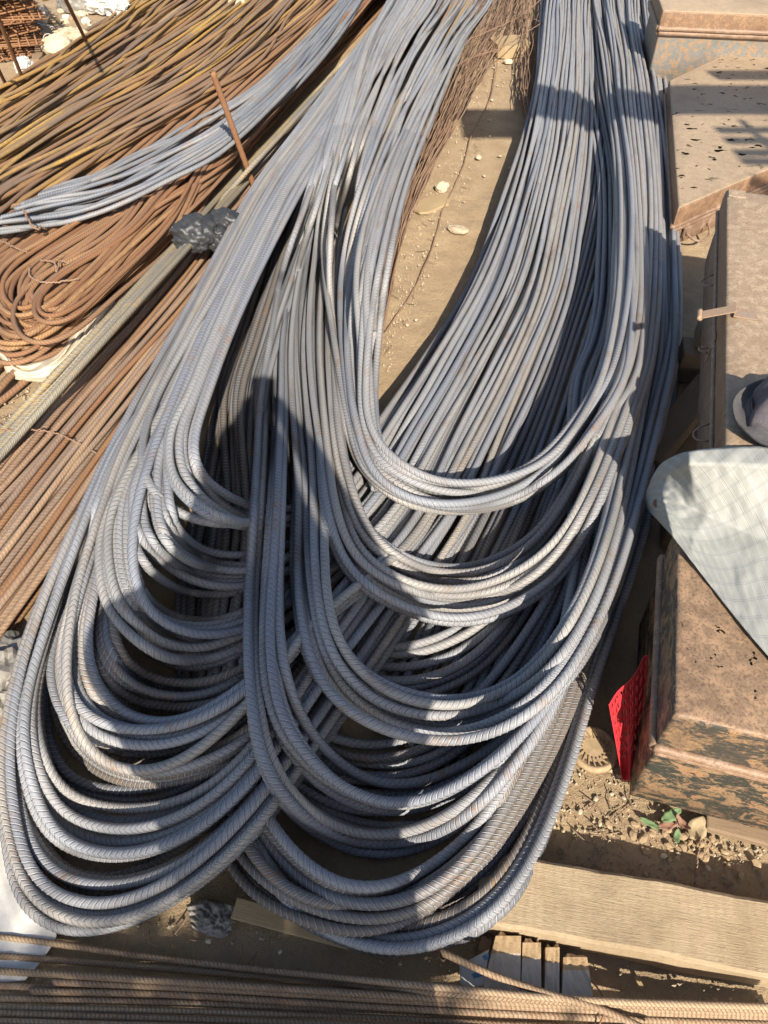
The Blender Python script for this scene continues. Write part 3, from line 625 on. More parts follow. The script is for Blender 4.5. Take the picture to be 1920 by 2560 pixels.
lay(S3, S3, [0], RB, 'steel_dusty', 'single dusty bar slanting across the middle loops of the left pile', None, .2, 0, 'bent_bar', leg=0, loose=0)
# right loops
C4i = [(725, 1200), (708, 1560), (735, 1730), (800, 1845), (900, 1930), (1020, 1955), (1140, 1910), (1290, 1815), (1440, 1600)]
C4o = [(640, 1200), (614, 1600), (640, 1900), (720, 2030), (850, 2115), (990, 2130), (1130, 2080), (1280, 1930), (1420, 1690)]
i_, o_ = U(C4L, 0, 1, C4i, C4o, CRs, .5, .95)
lay(i_, o_, [1, .85, .78, .5, .36, .24, .08, .92, .3], RB, ['steel'], 'grey ribbed bar, {} of the long centre loops crossing the left ones', 'long bottom centre loops', .2, .03, 'bent_bar', None, 7)
C3i = [(815, 1150), (822, 1450), (850, 1590), (930, 1690), (1050, 1742), (1170, 1747), (1310, 1685), (1430, 1535), (1511, 1312)]
C3o = [(745, 1200), (748, 1450), (785, 1665), (870, 1785), (1000, 1852), (1140, 1866), (1310, 1800), (1450, 1660), (1560, 1420)]
i_, o_ = U(C3L, 0, 1, C3i, C3o, CRs, .5, 1)
lay(i_, o_, [1, .86, .55, .65, .35, .2, .02, .93, .44, .12], RB, ['steel', 'steel', 'steel_dusty'], 'grey ribbed bar, {} in the third loops from top of right pile', 'third right loops', .25, .04, 'bent_bar', None, 7)
C2i = [(854, 1093), (881, 1201), (925, 1320), (1000, 1388), (1100, 1425), (1220, 1412), (1340, 1340), (1430, 1205)]
C2o = [(806, 1131), (822, 1290), (874, 1440), (960, 1508), (1080, 1552), (1200, 1556), (1340, 1495), (1470, 1335)]
i_, o_ = U(C2L, 0, 1, C2i, C2o, CRs, .3, .7)
lay(i_, o_, [1, .8, .66, .5, .4, .25, 0, .9, .1, .58], RB, ['steel_dusty', 'steel_dusty', 'steel'], 'dusty ribbed bar, {} in the second loops from top of right pile', 'second right loops', .28, .05, 'bent_bar', None, 7)
RF0 = [(1305, -150), (1236, 0), (1166, 115), (1080, 300), (1008, 490), (962, 690), (945, 850), (938, 990), (950, 1110), (985, 1230)]
RF1 = [(1190, -150), (1120, 0), (1045, 110), (950, 300), (890, 495), (862, 690), (868, 850), (882, 1000), (905, 1120), (945, 1240)]
lay(RF0, RF1, lin(0, 1, 13), RB, ['steel', 'steel_dusty', 'steel'], 'grey bar along the sand strip edge, diving under the topmost right loops', 'grey bars along the sand strip edge', .25, .05, 'straight_bar', 'shuffle', 10, 3.1, False)
C1i = [(939, 1085), (966, 1139), (1032, 1185), (1124, 1212), (1240, 1201), (1320, 1165), (1390, 1105), (1450, 1030)]
C1o = [(866, 1070), (895, 1160), (965, 1230), (1060, 1278), (1160, 1294), (1280, 1275), (1390, 1210), (1470, 1110)]
i_, o_ = U(C1L, 0, 1, C1i, C1o, CRs, 0, .45)
lay(i_, o_, [.95, .8, .62, .4, .25, .1, .9, .3, .02, .7, .5, .17], RB, ['steel', 'steel_dusty'], 'grey ribbed bar, {} in the topmost right loops around the sand strip', 'topmost right loops', .3, .06, 'bent_bar', None, 7)
print('bar tris', TRIS[0], 'max height', HM.max())

# ------------------------------------------------------------------ thin rods along the bottom edge
for py_ in np.arange(2330, 2522, 1.5):                     # the weathered block lies under the slanting rod
    w_ = (py_ - 2330) / 190; q = P(np.arange(1243 - 47 * w_, 1466 + 22 * w_, 2.0), np.full(len(np.arange(1243 - 47 * w_, 1466 + 22 * w_, 2.0)), py_), .056)
    c_ = cells(q); HM[c_] = np.maximum(HM[c_], .056)
RL = 'thin brown ribbed rod among the upper ones lying across the bottom'
def rod(pts, label=RL, z0=.02, group='thin brown rods along the bottom', r=.0055):
    X = resample_px(np.array(pts, float), z0); px, py = to_px(X); Q = settle(px, py, r, z0, 10)
    put_bar('thin_rod', Q, r, M['rod'], label, group, 'rod', sides=7, near=2.5, ribh=.12)
for k in range(9):
    rod([(-70, 2497 + k * 19 + rng.uniform(-3, 3)), (500, 2508 + k * 19 + rng.uniform(-4, 4)), (1000, 2534 + k * 17 + rng.uniform(-4, 4)), (1500, 2556 + k * 17), (1990, 2572 + k * 17 + rng.uniform(-3, 3))], 'thin brown ribbed rod among those nearest the bottom edge')
rod([(-60, 2462), (300, 2475), (700, 2494), (1100, 2514), (1500, 2536), (1990, 2556)])
rod([(40, 2478), (400, 2484), (800, 2508), (1200, 2530), (1600, 2549), (1990, 2562)])
rod([(97, 2454), (400, 2466), (640, 2478), (1000, 2500), (1480, 2524), (1990, 2544)], 'thin brown rod whose cut end shows near the white paper')
rod([(-60, 2424), (300, 2446), (640, 2467), (960, 2488), (1480, 2516), (1990, 2534)])
rod([(-60, 2386), (300, 2412), (640, 2440), (960, 2469), (1240, 2492), (1480, 2508), (1990, 2526)])
rod([(-60, 2336), (120, 2356), (300, 2384), (640, 2424), (900, 2449), (1240, 2482), (1480, 2502), (1990, 2519)], 'topmost thin brown rod, crossing the white paper at left')
rod([(1100, 2378), (1170, 2410), (1240, 2440), (1370, 2484), (1500, 2522), (1640, 2585)], 'brown rod slanting across the other rods from the weathered block', .06)
def ring(name, c, rx, rz, r, m, label, cat, tilt=0.3, rot=0.0):
    a = np.linspace(0, 2 * np.pi * .93, 30); Q = np.c_[rx * np.cos(a), .004 * np.sin(3 * a), rz * np.sin(a)]
    o = tube(name, Q, r, m, None, 6); o.location = c; o.rotation_euler = (tilt, 0, rot); tag(o, label, cat); return o
ring('tie_wire', PV(1488, 2518, .05), .034, .03, .0016, M['rust_deep'], 'rusty tie wire looped round the thin rods', 'wire', .2, R(85))

# ------------------------------------------------------------------ sheets and lumps
def coons(top, bot, n=40, m=24):
    """sheet between an upper and a lower edge, each given as (px, py) rows"""
    A = catmull(np.array(top, float), n); B = catmull(np.array(bot, float), n)
    v = np.linspace(0, 1, m)[:, None, None]
    return A[None] * (1 - v) + B[None] * v
def sheet(name, top, bot, zf, m, label, cat, n=40, mm=24, thick=.0015, keep=None, parent=None, smooth=True):
    G = coons(top, bot, n, mm); u = np.linspace(0, 1, n)[None].repeat(mm, 0); v = np.linspace(0, 1, mm)[:, None].repeat(n, 1)
    Z = np.zeros_like(u)
    for j in range(mm):
        for i in range(n): Z[j, i] = zf(u[j, i], v[j, i])
    V = P(G[..., 0], G[..., 1], Z).reshape(-1, 3); c = V.mean(0)
    i = np.arange(mm - 1)[:, None] * n + np.arange(n - 1)[None]
    F = np.stack([i, i + n, i + n + 1, i + 1], -1).reshape(-1, 4)
    if keep is not None:
        uu, vv = (u[:-1, :-1] + .5 / n).ravel(), (v[:-1, :-1] + .5 / mm).ravel()
        F = F[np.array([keep(a, b) for a, b in zip(uu, vv)])]
    o = link(name, np_mesh(name, V - c, F, np.stack([u, v], -1).reshape(-1, 2), smooth), m, parent, c.tolist())
    so = o.modifiers.new('thick', 'SOLIDIFY'); so.thickness = thick; so.offset = 0
    if label: tag(o, label, cat)
    return o
def nz(x, y, z=0.0): return mnoise.noise((x, y, z))
def rdg(x, y, z=0.0): return 1 - 2 * abs(mnoise.noise((x, y, z)))
def lump(name, c, s, m, label, cat, amp=.25, freq=2.0, sub=3, crumple=False, seed=0.0, rot=0.0, group=None, flat=0.0, parent=None, soft=False):
    bm = bmesh.new(); bmesh.ops.create_icosphere(bm, subdivisions=sub, radius=1.0)
    for v in bm.verts:
        p = v.co * freq + Vector((seed, seed * 1.7, seed * .3))
        if soft:
            h = 0.0; ds, ps = mnoise.voronoi(p)
            for d_, q_ in list(zip(ds, ps))[:3]: h += math.exp(-5 * (d_ - ds[0])) * Vector(mnoise.cell_vector(q_ * 7.3)).dot(p - q_)
            ds2, ps2 = mnoise.voronoi(p * 2.3 + Vector((4, 1, 2))); h2 = sum(math.exp(-6 * (d_ - ds2[0])) * (Vector(mnoise.cell_vector(q_ * 5.1)) - Vector((.5, .5, .5))).dot(p * 2.3 + Vector((4, 1, 2)) - q_) for d_, q_ in list(zip(ds2, ps2))[:3])
            v.co *= 1 + amp * (.8 * h + .55 * h2 + .3 * mnoise.noise(v.co * 1.3 + Vector((seed, 0, 0))))
        elif crumple:
            d = .75 * abs(mnoise.noise(p)) + .34 * abs(mnoise.noise(p * 1.9)) + .12 * abs(mnoise.noise(p * 3.7)); v.co *= 1 + amp * (.8 - 2.0 * d)
        else: v.co *= 1 + amp * (mnoise.noise(p) + .4 * mnoise.noise(p * 2.7))
        v.co.z = max(v.co.z, -.6)
        v.co = Vector((v.co.x * s[0], v.co.y * s[1], v.co.z * s[2]))
    o = bm_obj(name, bm, m, parent, smooth=soft or (not crumple and flat == 0), loc=c); o.rotation_euler = (0, 0, rot)
    if label: tag(o, label, cat, group)
    return o

# black bag on the ochre bars
bag = thing('plastic_bag', 'crumpled thin black plastic bag lying on the ochre streaked bars', 'plastic bag', PV(520, 600, .10))
def bagpart(px, py, z, s, seed, rot):
    c = PV(px, py, z) - bag.location
    return lump('bag_lobe', c, s, M['black_bag'], None, None, .20, 2.4, 5, True, seed, rot, parent=bag, soft=True)
bagpart(490, 585, .17, (.088, .084, .066), 3.1, .4); bagpart(562, 560, .16, (.085, .064, .052), 8.4, -.3); bagpart(545, 598, .15, (.05, .05, .045), 5.0, .2)
# cream cloth, far left
sheet('cloth_strip', [(-40, 850), (0, 865), (17, 867), (32, 891), (55, 908), (95, 901), (142, 885), (174, 844), (214, 795), (240, 769), (281, 747)],
      [(-40, 895), (0, 902), (23, 940), (58, 951), (124, 953), (145, 934), (188, 896), (220, 860), (246, 827), (289, 778), (293, 762)],
      lambda u, v: .012 + .045 * math.sin(math.pi * v) * (.5 + .5 * nz(u * 5, v * 2, 4)) + .02 * rdg(u * 7 + v * 3, v * 4, 2) * math.sin(math.pi * min(1, v * 1.1)) + .05 * u * u,
      M['cream'], 'long crumpled cream cloth lying on sand beside the ochre streaked bars', 'cloth', 70, 26, .003)
# white paper, bottom left
sheet('torn_paper', [(-60, 1960), (5, 2050), (30, 2150), (50, 2205), (100, 2275), (141, 2330), (116, 2385), (62, 2452)],
      [(-80, 1990), (-70, 2060), (-70, 2150), (-70, 2220), (-70, 2290), (-70, 2350), (-70, 2400), (-70, 2460)],
      lambda u, v: .004 + .004 * abs(nz(u * 4, v * 4, 1)) + .002 * abs(nz(u * 15, v * 15, 8)), M['paper'], 'torn dirty white paper under the thin rods at bottom left', 'paper', 50, 20, .001,
      keep=lambda u, v: not ((u - .42) ** 2 + (v - .62) ** 2 * .5 < .0016 or (u - .73) ** 2 + (v - .7) ** 2 < .0004))
sheet('paper_scrap', [(140, 2222), (155, 2228), (170, 2233), (182, 2240)], [(143, 2238), (155, 2245), (168, 2250), (178, 2254)],
      lambda u, v: .008 + .012 * abs(nz(u * 3, v * 3, 2)), M['paper'], 'small torn white paper scrap inside the bottom left loop', 'paper scrap', 12, 8, .001)
# lath and plastic rag at bottom centre
la, lb = PV(585, 2270, .018), PV(880, 2348, .018); ld = (lb - la).normalized()
bm = bmesh.new(); add_box(bm, (0, 0, 0), ((lb - la).length, .036, .008), None, .002); lo = bm_obj('wooden_lath', bm, M['lath'], None, loc=(la + lb) / 2)
lo.rotation_euler = (0, 0, math.atan2(ld.y, ld.x)); tag(lo, 'flat yellowish wooden lath on the ground below the lowest loops', 'lath')
sheet('plastic_rag', [(466, 2262), (500, 2250), (540, 2252), (590, 2268)], [(480, 2320), (520, 2338), (555, 2345), (578, 2330)],
      lambda u, v: .006 + .022 * abs(nz(u * 4, v * 4, 6)) + .012 * rdg(u * 9, v * 9, 3) * math.sin(math.pi * u) * math.sin(math.pi * v), M['grey_bag'], 'crumpled dusty grey plastic rag on the ground beside the lath', 'plastic rag', 40, 26, .001, smooth=False)
lump('plastic_bag', PV(12, 1668, .03), (.055, .07, .04), M['grey_bag'], 'dusty grey plastic bag at the left edge beside the outermost loops', 'plastic bag', .5, 1.6, 4, True, 2.2)
lump('plastic_bag', PV(0, 1738, .02), (.04, .04, .03), M['grey_bag'], 'small grey plastic bag at the left edge, nearest of the two', 'plastic bag', .5, 1.9, 4, True, 6.2)

# ------------------------------------------------------------------ plank, weathered block, blue printed card
def plank_mesh():
    bm = bmesh.new(); n = 40
    rows = []
    for i in range(n + 1):
        a = PL0 + (PL1 - PL0) * i / n; ring_ = []
        for (b, z) in ((0.0, .003), (-.002, .045), (.0, PLZ - .006), (.006, PLZ - .001), (PLW * .5, PLZ - .0005), (PLW - .006, PLZ - .001), (PLW, PLZ - .006), (PLW, .003)):
            w = .0035 * nz(a * 7, b * 9, z * 20) + .0015 * nz(a * 30, b * 20, 5)
            p = pn1 + pdir * a + pnrm * (b + w); ring_.append(bm.verts.new((p.x, p.y, z + .6 * w - .001)))
        rows.append(ring_)
    k = len(rows[0])
    for i in range(n):
        for j in range(k): bm.faces.new((rows[i][j], rows[i + 1][j], rows[i + 1][(j + 1) % k], rows[i][(j + 1) % k]))
    bm.faces.new(rows[0]); bm.faces.new(rows[-1][::-1]); return bm
pb = plank_mesh(); pc = pn1 + pdir * .2
for v in pb.verts: v.co = rotz(-math.atan2(pdir.y, pdir.x)) @ (v.co - Vector((pc.x, pc.y, 0)))
po = bm_obj('wooden_plank', pb, M['plank'], None, loc=(pc.x, pc.y, 0)); po.rotation_euler = (0, 0, math.atan2(pdir.y, pdir.x))
tag(po, 'thick dusty squared wooden plank at lower right, running under the lowest loops', 'plank')
blk = thing('weathered_block', 'weathered grey wood block with split broken ends between plank and rods', 'wood block', PV(1350, 2450, 0))
def finger(x0, x1, xb0, xb1, ytop, ybot, h, seed):
    for nm, ya, yb, mat in (('board', .30, 1.0, 'greywood'), ('broken_end', 0.0, .30, 'splinter')):
        bm = bmesh.new(); n = 7
        def pt(i, t, z):
            fx = i / n; tt = t
            if t == 0.0: tt = .0 + .16 * abs(nz(i * .9, seed, 2)) + .05 * abs(nz(i * 3.1, seed, 7)) + (.12 if i in (0, n) else 0)
            x = (x0 + (x1 - x0) * fx) * (1 - tt) + (xb0 + (xb1 - xb0) * fx) * tt
            y = ytop + (ybot - ytop) * tt
            zz = z + (.004 * nz(i * 1.3, t * 5, seed) if z > .02 else 0) - (.006 if (t == 0 and z > .02) else 0)
            return bm.verts.new(PV(x, y, zz) - blk.location)
        ts = [ya + (yb - ya) * k / 4 for k in range(5)]
        top = [[pt(i, t, h) for i in range(n + 1)] for t in ts]; bo = [[pt(i, t, .004) for i in range(n + 1)] for t in ts]
        # lower edge sits straight under the upper one
        for a_, b_ in zip(top, bo):
            for p_, q_ in zip(a_, b_): q_.co.x, q_.co.y = p_.co.x, p_.co.y
        for k in range(4):
            for i in range(n):
                bm.faces.new((top[k][i], top[k][i + 1], top[k + 1][i + 1], top[k + 1][i])); bm.faces.new((bo[k][i], bo[k + 1][i], bo[k + 1][i + 1], bo[k][i + 1]))
            for i in (0, n): bm.faces.new((top[k][i], top[k + 1][i], bo[k + 1][i], bo[k][i]))
        for i in range(n):
            for k in (0, 4): bm.faces.new((top[k][i], bo[k][i], bo[k][i + 1], top[k][i + 1]))
        bm_obj(nm, bm, M[mat], blk)
finger(1243, 1303, 1196, 1300, 2325, 2520, .056, 1.0); finger(1307, 1352, 1302, 1354, 2343, 2522, .055, 4.0)
finger(1364, 1399, 1362, 1398, 2356, 2524, .054, 7.0); finger(1409, 1466, 1404, 1488, 2382, 2526, .055, 9.0)
bc = thing('printed_card', 'torn blue and white printed card beside the weathered wood block', 'card', PV(1190, 2400, 0))
c1 = sheet('card', [(1148, 2414), (1180, 2396), (1222, 2374)], [(1152, 2462), (1190, 2468), (1212, 2462)], lambda u, v: .02 + .03 * u, M['paper'], None, None, 14, 10, .0015)
c1.parent = bc; c1.location = Vector(c1.location) - bc.location
for (t0, t1) in (((1170, 2412), (1222, 2382)), ((1168, 2440), (1212, 2422))):
    c2 = sheet('printed_stripe', [t0, t1], [(t0[0] + 3, t0[1] + 12), (t1[0], t1[1] + 14)], lambda u, v: .0265 + .026 * u, M['blueprint'], None, None, 8, 4, .001); c2.parent = bc; c2.location = Vector(c2.location) - bc.location

# ------------------------------------------------------------------ tin trunks on the right
def trunk(name, label, C, z0, zr, z1, mt, mb, me, bead=.0075, dent=.004, n=22, seed=0.0, skirt=None):
    """C = four plan corners: near left, near right, far right, far left"""
    C = [Vector((c[0], c[1], 0)) for c in C]; org = C[0].copy(); org.z = 0
    t = thing(name, label, 'trunk', org); L = [c - org for c in C]; cen = sum(L, Vector()) / 4
    def inset(d):
        out = []
        for i in range(4):
            p, a, b = L[i], L[i - 1], L[(i + 1) % 4]
            ua, ub = (a - p).normalized(), (b - p).normalized(); s_ = max(abs(ua.x * ub.y - ua.y * ub.x), .3)
            out.append(p + (ua + ub) * (d / s_))
        return out
    def bil(Q, u, v): return (Q[0] * (1 - u) + Q[1] * u) * (1 - v) + (Q[3] * (1 - u) + Q[2] * u) * v
    per = [(i / n, 0) for i in range(n)] + [(1, i / n) for i in range(n)] + [(1 - i / n, 1) for i in range(n)] + [(0, 1 - i / n) for i in range(n)]
    tt = [0, .010, .028] + list(np.linspace(.06, .94, n - 5)) + [.972, .990, 1.0]; per = [(tt[i], 0) for i in range(n)] + [(1, tt[i]) for i in range(n)] + [(1 - tt[i], 1) for i in range(n)] + [(0, 1 - tt[i]) for i in range(n)]
    bm = bmesh.new(); top = inset(.008); g = {}
    for i in range(n + 1):
        for j in range(n + 1):
            p = bil(top, tt[i], tt[j]); e = min(i, j, n - i, n - j)
            z = z1 + (dent * (nz(p.x * 5, p.y * 5, seed) + .5 * nz(p.x * 13, p.y * 13, seed)) if e > 0 else 0)
            if e >= 2: z += .0025
            g[i, j] = bm.verts.new((p.x, p.y, z))
    for i in range(n):
        for j in range(n): bm.faces.new((g[i, j], g[i + 1, j], g[i + 1, j + 1], g[i, j + 1]))
    prev = [g[i, 0] for i in range(n)] + [g[n, i] for i in range(n)] + [g[n - i, n] for i in range(n)] + [g[0, n - i] for i in range(n)]
    for d, z in ((.003, z1 - .0025), (.0005, z1 - .007), (.0, z1 - .014), (-.001, (z1 + zr) / 2), (.0, zr + .012), (.0, zr)):
        Q = inset(d); cur = []
        for u, v in per:
            p = bil(Q, u, v); w = dent * .5 * nz(p.x * 9, p.y * 9, z * 9 + seed); q = p - cen
            p = p + q.normalized() * w; cur.append(bm.verts.new((p.x, p.y, z)))
        for a in range(len(cur)): bm.faces.new((prev[a], prev[a - 1], cur[a - 1], cur[a]))
        prev = cur
    lid = bm_obj('lid', bm, mt, t, smooth=True)
    if skirt:
        lid.data.materials.append(skirt)
        for p_ in lid.data.polygons:
            if abs(p_.normal.z) < .6: p_.material_index = 1
    bm = bmesh.new(); prev = None
    for d, z in ((.010, zr + .01), (.009, zr - .02), (.007, (zr + z0) / 2), (.009, z0 + .008), (.018, z0)):
        Q = inset(d); cur = []
        for u, v in per:
            p = bil(Q, u, v); w = dent * .7 * nz(p.x * 6, p.y * 6, z * 7 + seed) if d < .01 else 0; p = p + (p - cen).normalized() * w
            cur.append(bm.verts.new((p.x, p.y, z)))
        if prev:
            for a in range(len(cur)): bm.faces.new((prev[a], prev[a - 1], cur[a - 1], cur[a]))
        prev = cur
    bm.faces.new(prev)
    bm_obj('body', bm, mb, t, smooth=True)
    for d, z, r in ((-.003, zr, bead), (.004, zr - .022, bead * 1.1)):
        Q = inset(d); pts = [bil(Q, u, v) for u, v in per]; pts.append(pts[0])
        A = np.array([[p.x, p.y, z + .0015 * nz(p.x * 11, p.y * 11, seed)] for p in pts])
        tube('rim_bead', A, r, me, t, 8)
    return t
def yaw_corners(p, yaw, w, d):
    ex = Vector((math.cos(yaw), math.sin(yaw))); ey = Vector((-ex.y, ex.x)); p = Vector(p)
    return [p, p + ex * w, p + ex * w + ey * d, p + ey * d]
Y6 = R(-16.0)
T6 = trunk('tin_trunk', 'old rusty tin trunk with scratched black front, nearest of the trunks at right', yaw_corners((.480, .590), Y6, .80, .44), .022, .262, .374,
           M['tin_lid'], M['tin_front'], M['tin_edge'], .009, .004, 26, 2.0, M['tin_skirt'])
ex6 = Vector((math.cos(Y6), math.sin(Y6), 0)); ey6 = Vector((-ex6.y, ex6.x, 0))
bm = bmesh.new(); bmesh.ops.create_cone(bm, cap_ends=True, segments=28, radius1=.034, radius2=.032, depth=.006)
hp = bm_obj('hasp_plate', bm, M['tin_edge'], T6, loc=ex6 * .27 - ey6 * .004 + Vector((0, 0, .318))); hp.rotation_euler = (R(90), 0, Y6)
bm = bmesh.new(); bmesh.ops.create_cone(bm, cap_ends=True, segments=16, radius1=.014, radius2=.011, depth=.010)
hp = bm_obj('lock_boss', bm, M['tin_edge'], T6, loc=ex6 * .285 - ey6 * .002 + Vector((0, 0, .215))); hp.rotation_euler = (R(90), 0, Y6)
# board the near trunk stands on
bm = bmesh.new(); add_box(bm, (0, 0, 0), (.62, .40, .02), None, .004); p = Vector((.480, .588, 0)) + ex6 * .47 + ey6 * .19
o = bm_obj('base_board', bm, M['brownwood'], None, loc=(p.x, p.y, .0105)); o.rotation_euler = (0, 0, Y6); tag(o, 'dusty board under the nearest tin trunk', 'board')

Y3 = R(-17.7)
T3 = trunk('tin_trunk', 'tan mottled tin trunk with open latches at the right edge, hat on top', yaw_corners((.682, 1.10), Y3, .55, 1.27), .25, .425, .5,
           M['tin_mottled'], M['tin_edge'], M['tin_edge'], .006, .003, 26, 5.0, M['tin_rust'])
ex3 = Vector((math.cos(Y3), math.sin(Y3), 0)); ey3 = Vector((-ex3.y, ex3.x, 0))
def latch(parent, s, zt, open_=True):
    """strap latch hinged over the left lid edge at distance s along it"""
    b = ey3 * s
    bm = bmesh.new(); add_box(bm, b + ex3 * .048 + Vector((0, 0, zt + .006)), (.046, .044, .003), rotz(Y3), .001)
    add_box(bm, b + ex3 * .022 + Vector((0, 0, zt + .008)), (.012, .052, .004), rotz(Y3), .001)
    lt = bm_obj('latch', bm, M['rust_pink'], parent)
    bm = bmesh.new(); Rm = rotz(Y3) @ Matrix.Rotation(R(-24 if open_ else -80), 3, 'Y')
    add_box(bm, b - ex3 * .016 + ey3 * -.006 + Vector((0, 0, zt + .004)), (.078, .034, .0025), Rm, .0008); bm_obj('latch_strap', bm, M['rust_pink'], lt)
    a = np.linspace(-.02, .02, 6); c = b - ex3 * .056 + Vector((0, 0, zt - .016))
    tube('latch_roll', np.array([[*(c + ey3 * t)] for t in a]), .0065, M['rust_pink'], lt, 10)
    pl = b - ex3 * .004 + Vector((0, 0, zt - .10))
    bm = bmesh.new(); add_box(bm, pl + ey3 * .0 , (.004, .04, .075), rotz(Y3), .001); st = bm_obj('staple_plate', bm, M['tin_edge'], parent)
    th = np.linspace(0, np.pi, 10); tube('staple', np.array([[*(pl - ex3 * (.004 + .022 * math.sin(t)) + ey3 * .012 * math.cos(t) + Vector((0, 0, -.012)))] for t in th]), .003, M['tin_edge'], st, 6)
latch(T3, .53, .5)
for s_ in (.88, .18):
    th = np.linspace(0, np.pi, 14); b = ey3 * s_ + Vector((0, 0, .40)) - ex3 * .002
    tube('side_loop', np.array([[*(b - ex3 * .03 * math.sin(t) + ey3 * .03 * math.cos(t) - Vector((0, 0, .015 * math.sin(t))))] for t in th]), .0025, M['tin_edge'], T3, 6)
bm = bmesh.new(); add_box(bm, ex3 * .03 + ey3 * 1.235 + Vector((0, 0, .504)), (.05, .05, .003), rotz(Y3), .001); bm_obj('corner_plate', bm, M['tin_mottled'], T3)
# timbers carrying it
for (s_, lab) in ((.25, 'brown timber under the near end of the tan tin trunk'), (1.0, 'brown timber under the far end of the tan tin trunk')):
    c = Vector((.682, 1.10, 0)) + ex3 * .30 + ey3 * s_
    for k, z in enumerate((.06, .1825)):
        bm = bmesh.new(); add_box(bm, (0, 0, 0), (.62 - .06 * k, .10, .116), None, .006); o = bm_obj('timber', bm, M['brownwood'], None, loc=(c.x, c.y, z + .001)); o.rotation_euler = (0, 0, Y3 + (.0 if k else .08))
        tag(o, ('upper ' if k else 'lower ') + lab, 'timber')
ta, tb = PV(1618, 1150, .05), PV(1778, 950, .05); td = tb - ta
bm = bmesh.new(); add_box(bm, (0, 0, 0), (td.length * 1.05, .085, .07), None, .005); o = bm_obj('timber', bm, M['brownwood'], None, loc=((ta + tb) / 2).to_tuple()); o.location.z = .0355
o.rotation_euler = (0, 0, math.atan2(td.y, td.x)); tag(o, 'brown timber on the ground between the looped bars and the tan trunk', 'timber')

a2, b2, c2, d2 = PV(1680, 528, .19), PV(1920, 424, .19), PV(1655, 208, .19), PV(1920, 84, .19)
T2 = trunk('tin_trunk', 'flat tan tin trunk with a lid eaten by rust holes, lying askew', [a2 + (b2 - a2) * .06, a2 + (b2 - a2) * 1.5, c2 + (d2 - c2) * 1.5, c2 + (d2 - c2) * .06], .005, .115, .19,
           M['tin_tan_holes'], M['tin_edge'], M['tin_edge'], .008, .004, 30, 9.0, M['tin_rust'])
e2 = (b2 - a2).normalized(); n2 = Vector((e2.y, -e2.x, 0)); hb = a2 - Vector(T2.location) + e2 * .20; hb.z = .07
bm = bmesh.new(); add_box(bm, hb + n2 * .006, (.16, .012, .04), rotz(math.atan2(e2.y, e2.x)), .004); hpl = bm_obj('handle_plate', bm, M['tin_edge'], T2)
tube('handle', np.array([[*(hb + e2 * .07 * math.cos(t) * 1.0 + n2 * (.012 + .05 * math.sin(t)) - Vector((0, 0, .035 * math.sin(t))))] for t in np.linspace(0, np.pi, 16)]), .005, M['tin_edge'], hpl, 7)
f1 = PV(1657, 26, .40)
T1 = trunk('tin_trunk', 'blue grey rusted tin trunk at top right, farthest of the trunks', yaw_corners((f1.x, f1.y), R(-9), 1.0, .55), .005, .315, .40,
           M['tin_tan'], M['tin_blue'], M['tin_edge'], .014, .004, 22, 12.0, M['tin_rust'])

# ------------------------------------------------------------------ shirt cloth with button, hat, red plastic
def czz(u, v):
    g_ = .20 + .318 * min(1, u / .42) ** .85                      # upper edge: hangs low at the tip, climbs onto the far trunk
    f_ = .20 + .187 * min(1, u / .20) ** .8                       # lower edge: lies on the near trunk's lid
    vv = min(1, max(0, (v - .10) / .36)) ** .9
    z = g_ * (1 - vv) + f_ * vv
    z += (.007 * nz(u * 3, v * 3, 1) + .005 * nz(u * 7 + v * 4, v * 6, 5) + .006 * max(0, rdg(u * 3.1 + v * 1.2, v * 2.2 - u, 8)) ** 2) * min(1, u / .1) + .0025 * nz(u * 22, v * 16, 3)
    return max(z, .3835) if u > .34 else z
shirt = thing('shirt', 'pale grey checked shirt with a brown button draped over the trunks', 'shirt', (.75, .95, .4))
so = sheet('fabric', [(1612, 1262), (1618, 1225), (1648, 1165), (1690, 1138), (1730, 1127), (1790, 1120), (1860, 1116), (1940, 1114), (2040, 1110)],
      [(1613, 1268), (1642, 1298), (1682, 1342), (1730, 1404), (1774, 1461), (1820, 1520), (1862, 1572), (1915, 1634), (2040, 1770)],
      czz, M['cotton'], None, None, 90, 60, .0011)
so.parent = shirt; so.location = Vector(so.location) - shirt.location
bm = bmesh.new(); bmesh.ops.create_cone(bm, cap_ends=True, segments=24, radius1=.0088, radius2=.0078, depth=.0035)
for sx in (-1, 1):
    add_box(bm, (sx * .002, 0, .0018), (.0014, .0014, .001))
vs_ = np.array([v.co[:] for v in so.data.vertices]) + np.array(so.location) + np.array(shirt.location)
qx, qy = to_px(vs_); kb = int(np.argmin((qx - 1640) ** 2 + (qy - 1258) ** 2)); bl = Vector(vs_[kb].tolist()) + Vector((0, -.003, .004))
bo = bm_obj('button', bm, M['button'], shirt, loc=bl - shirt.location); bo.rotation_euler = (R(35), R(-20), 0)
hat = thing('hat', 'soft dark grey cloth hat lying on the tan trunk at right edge', 'hat', PV(1985, 1080, .505))
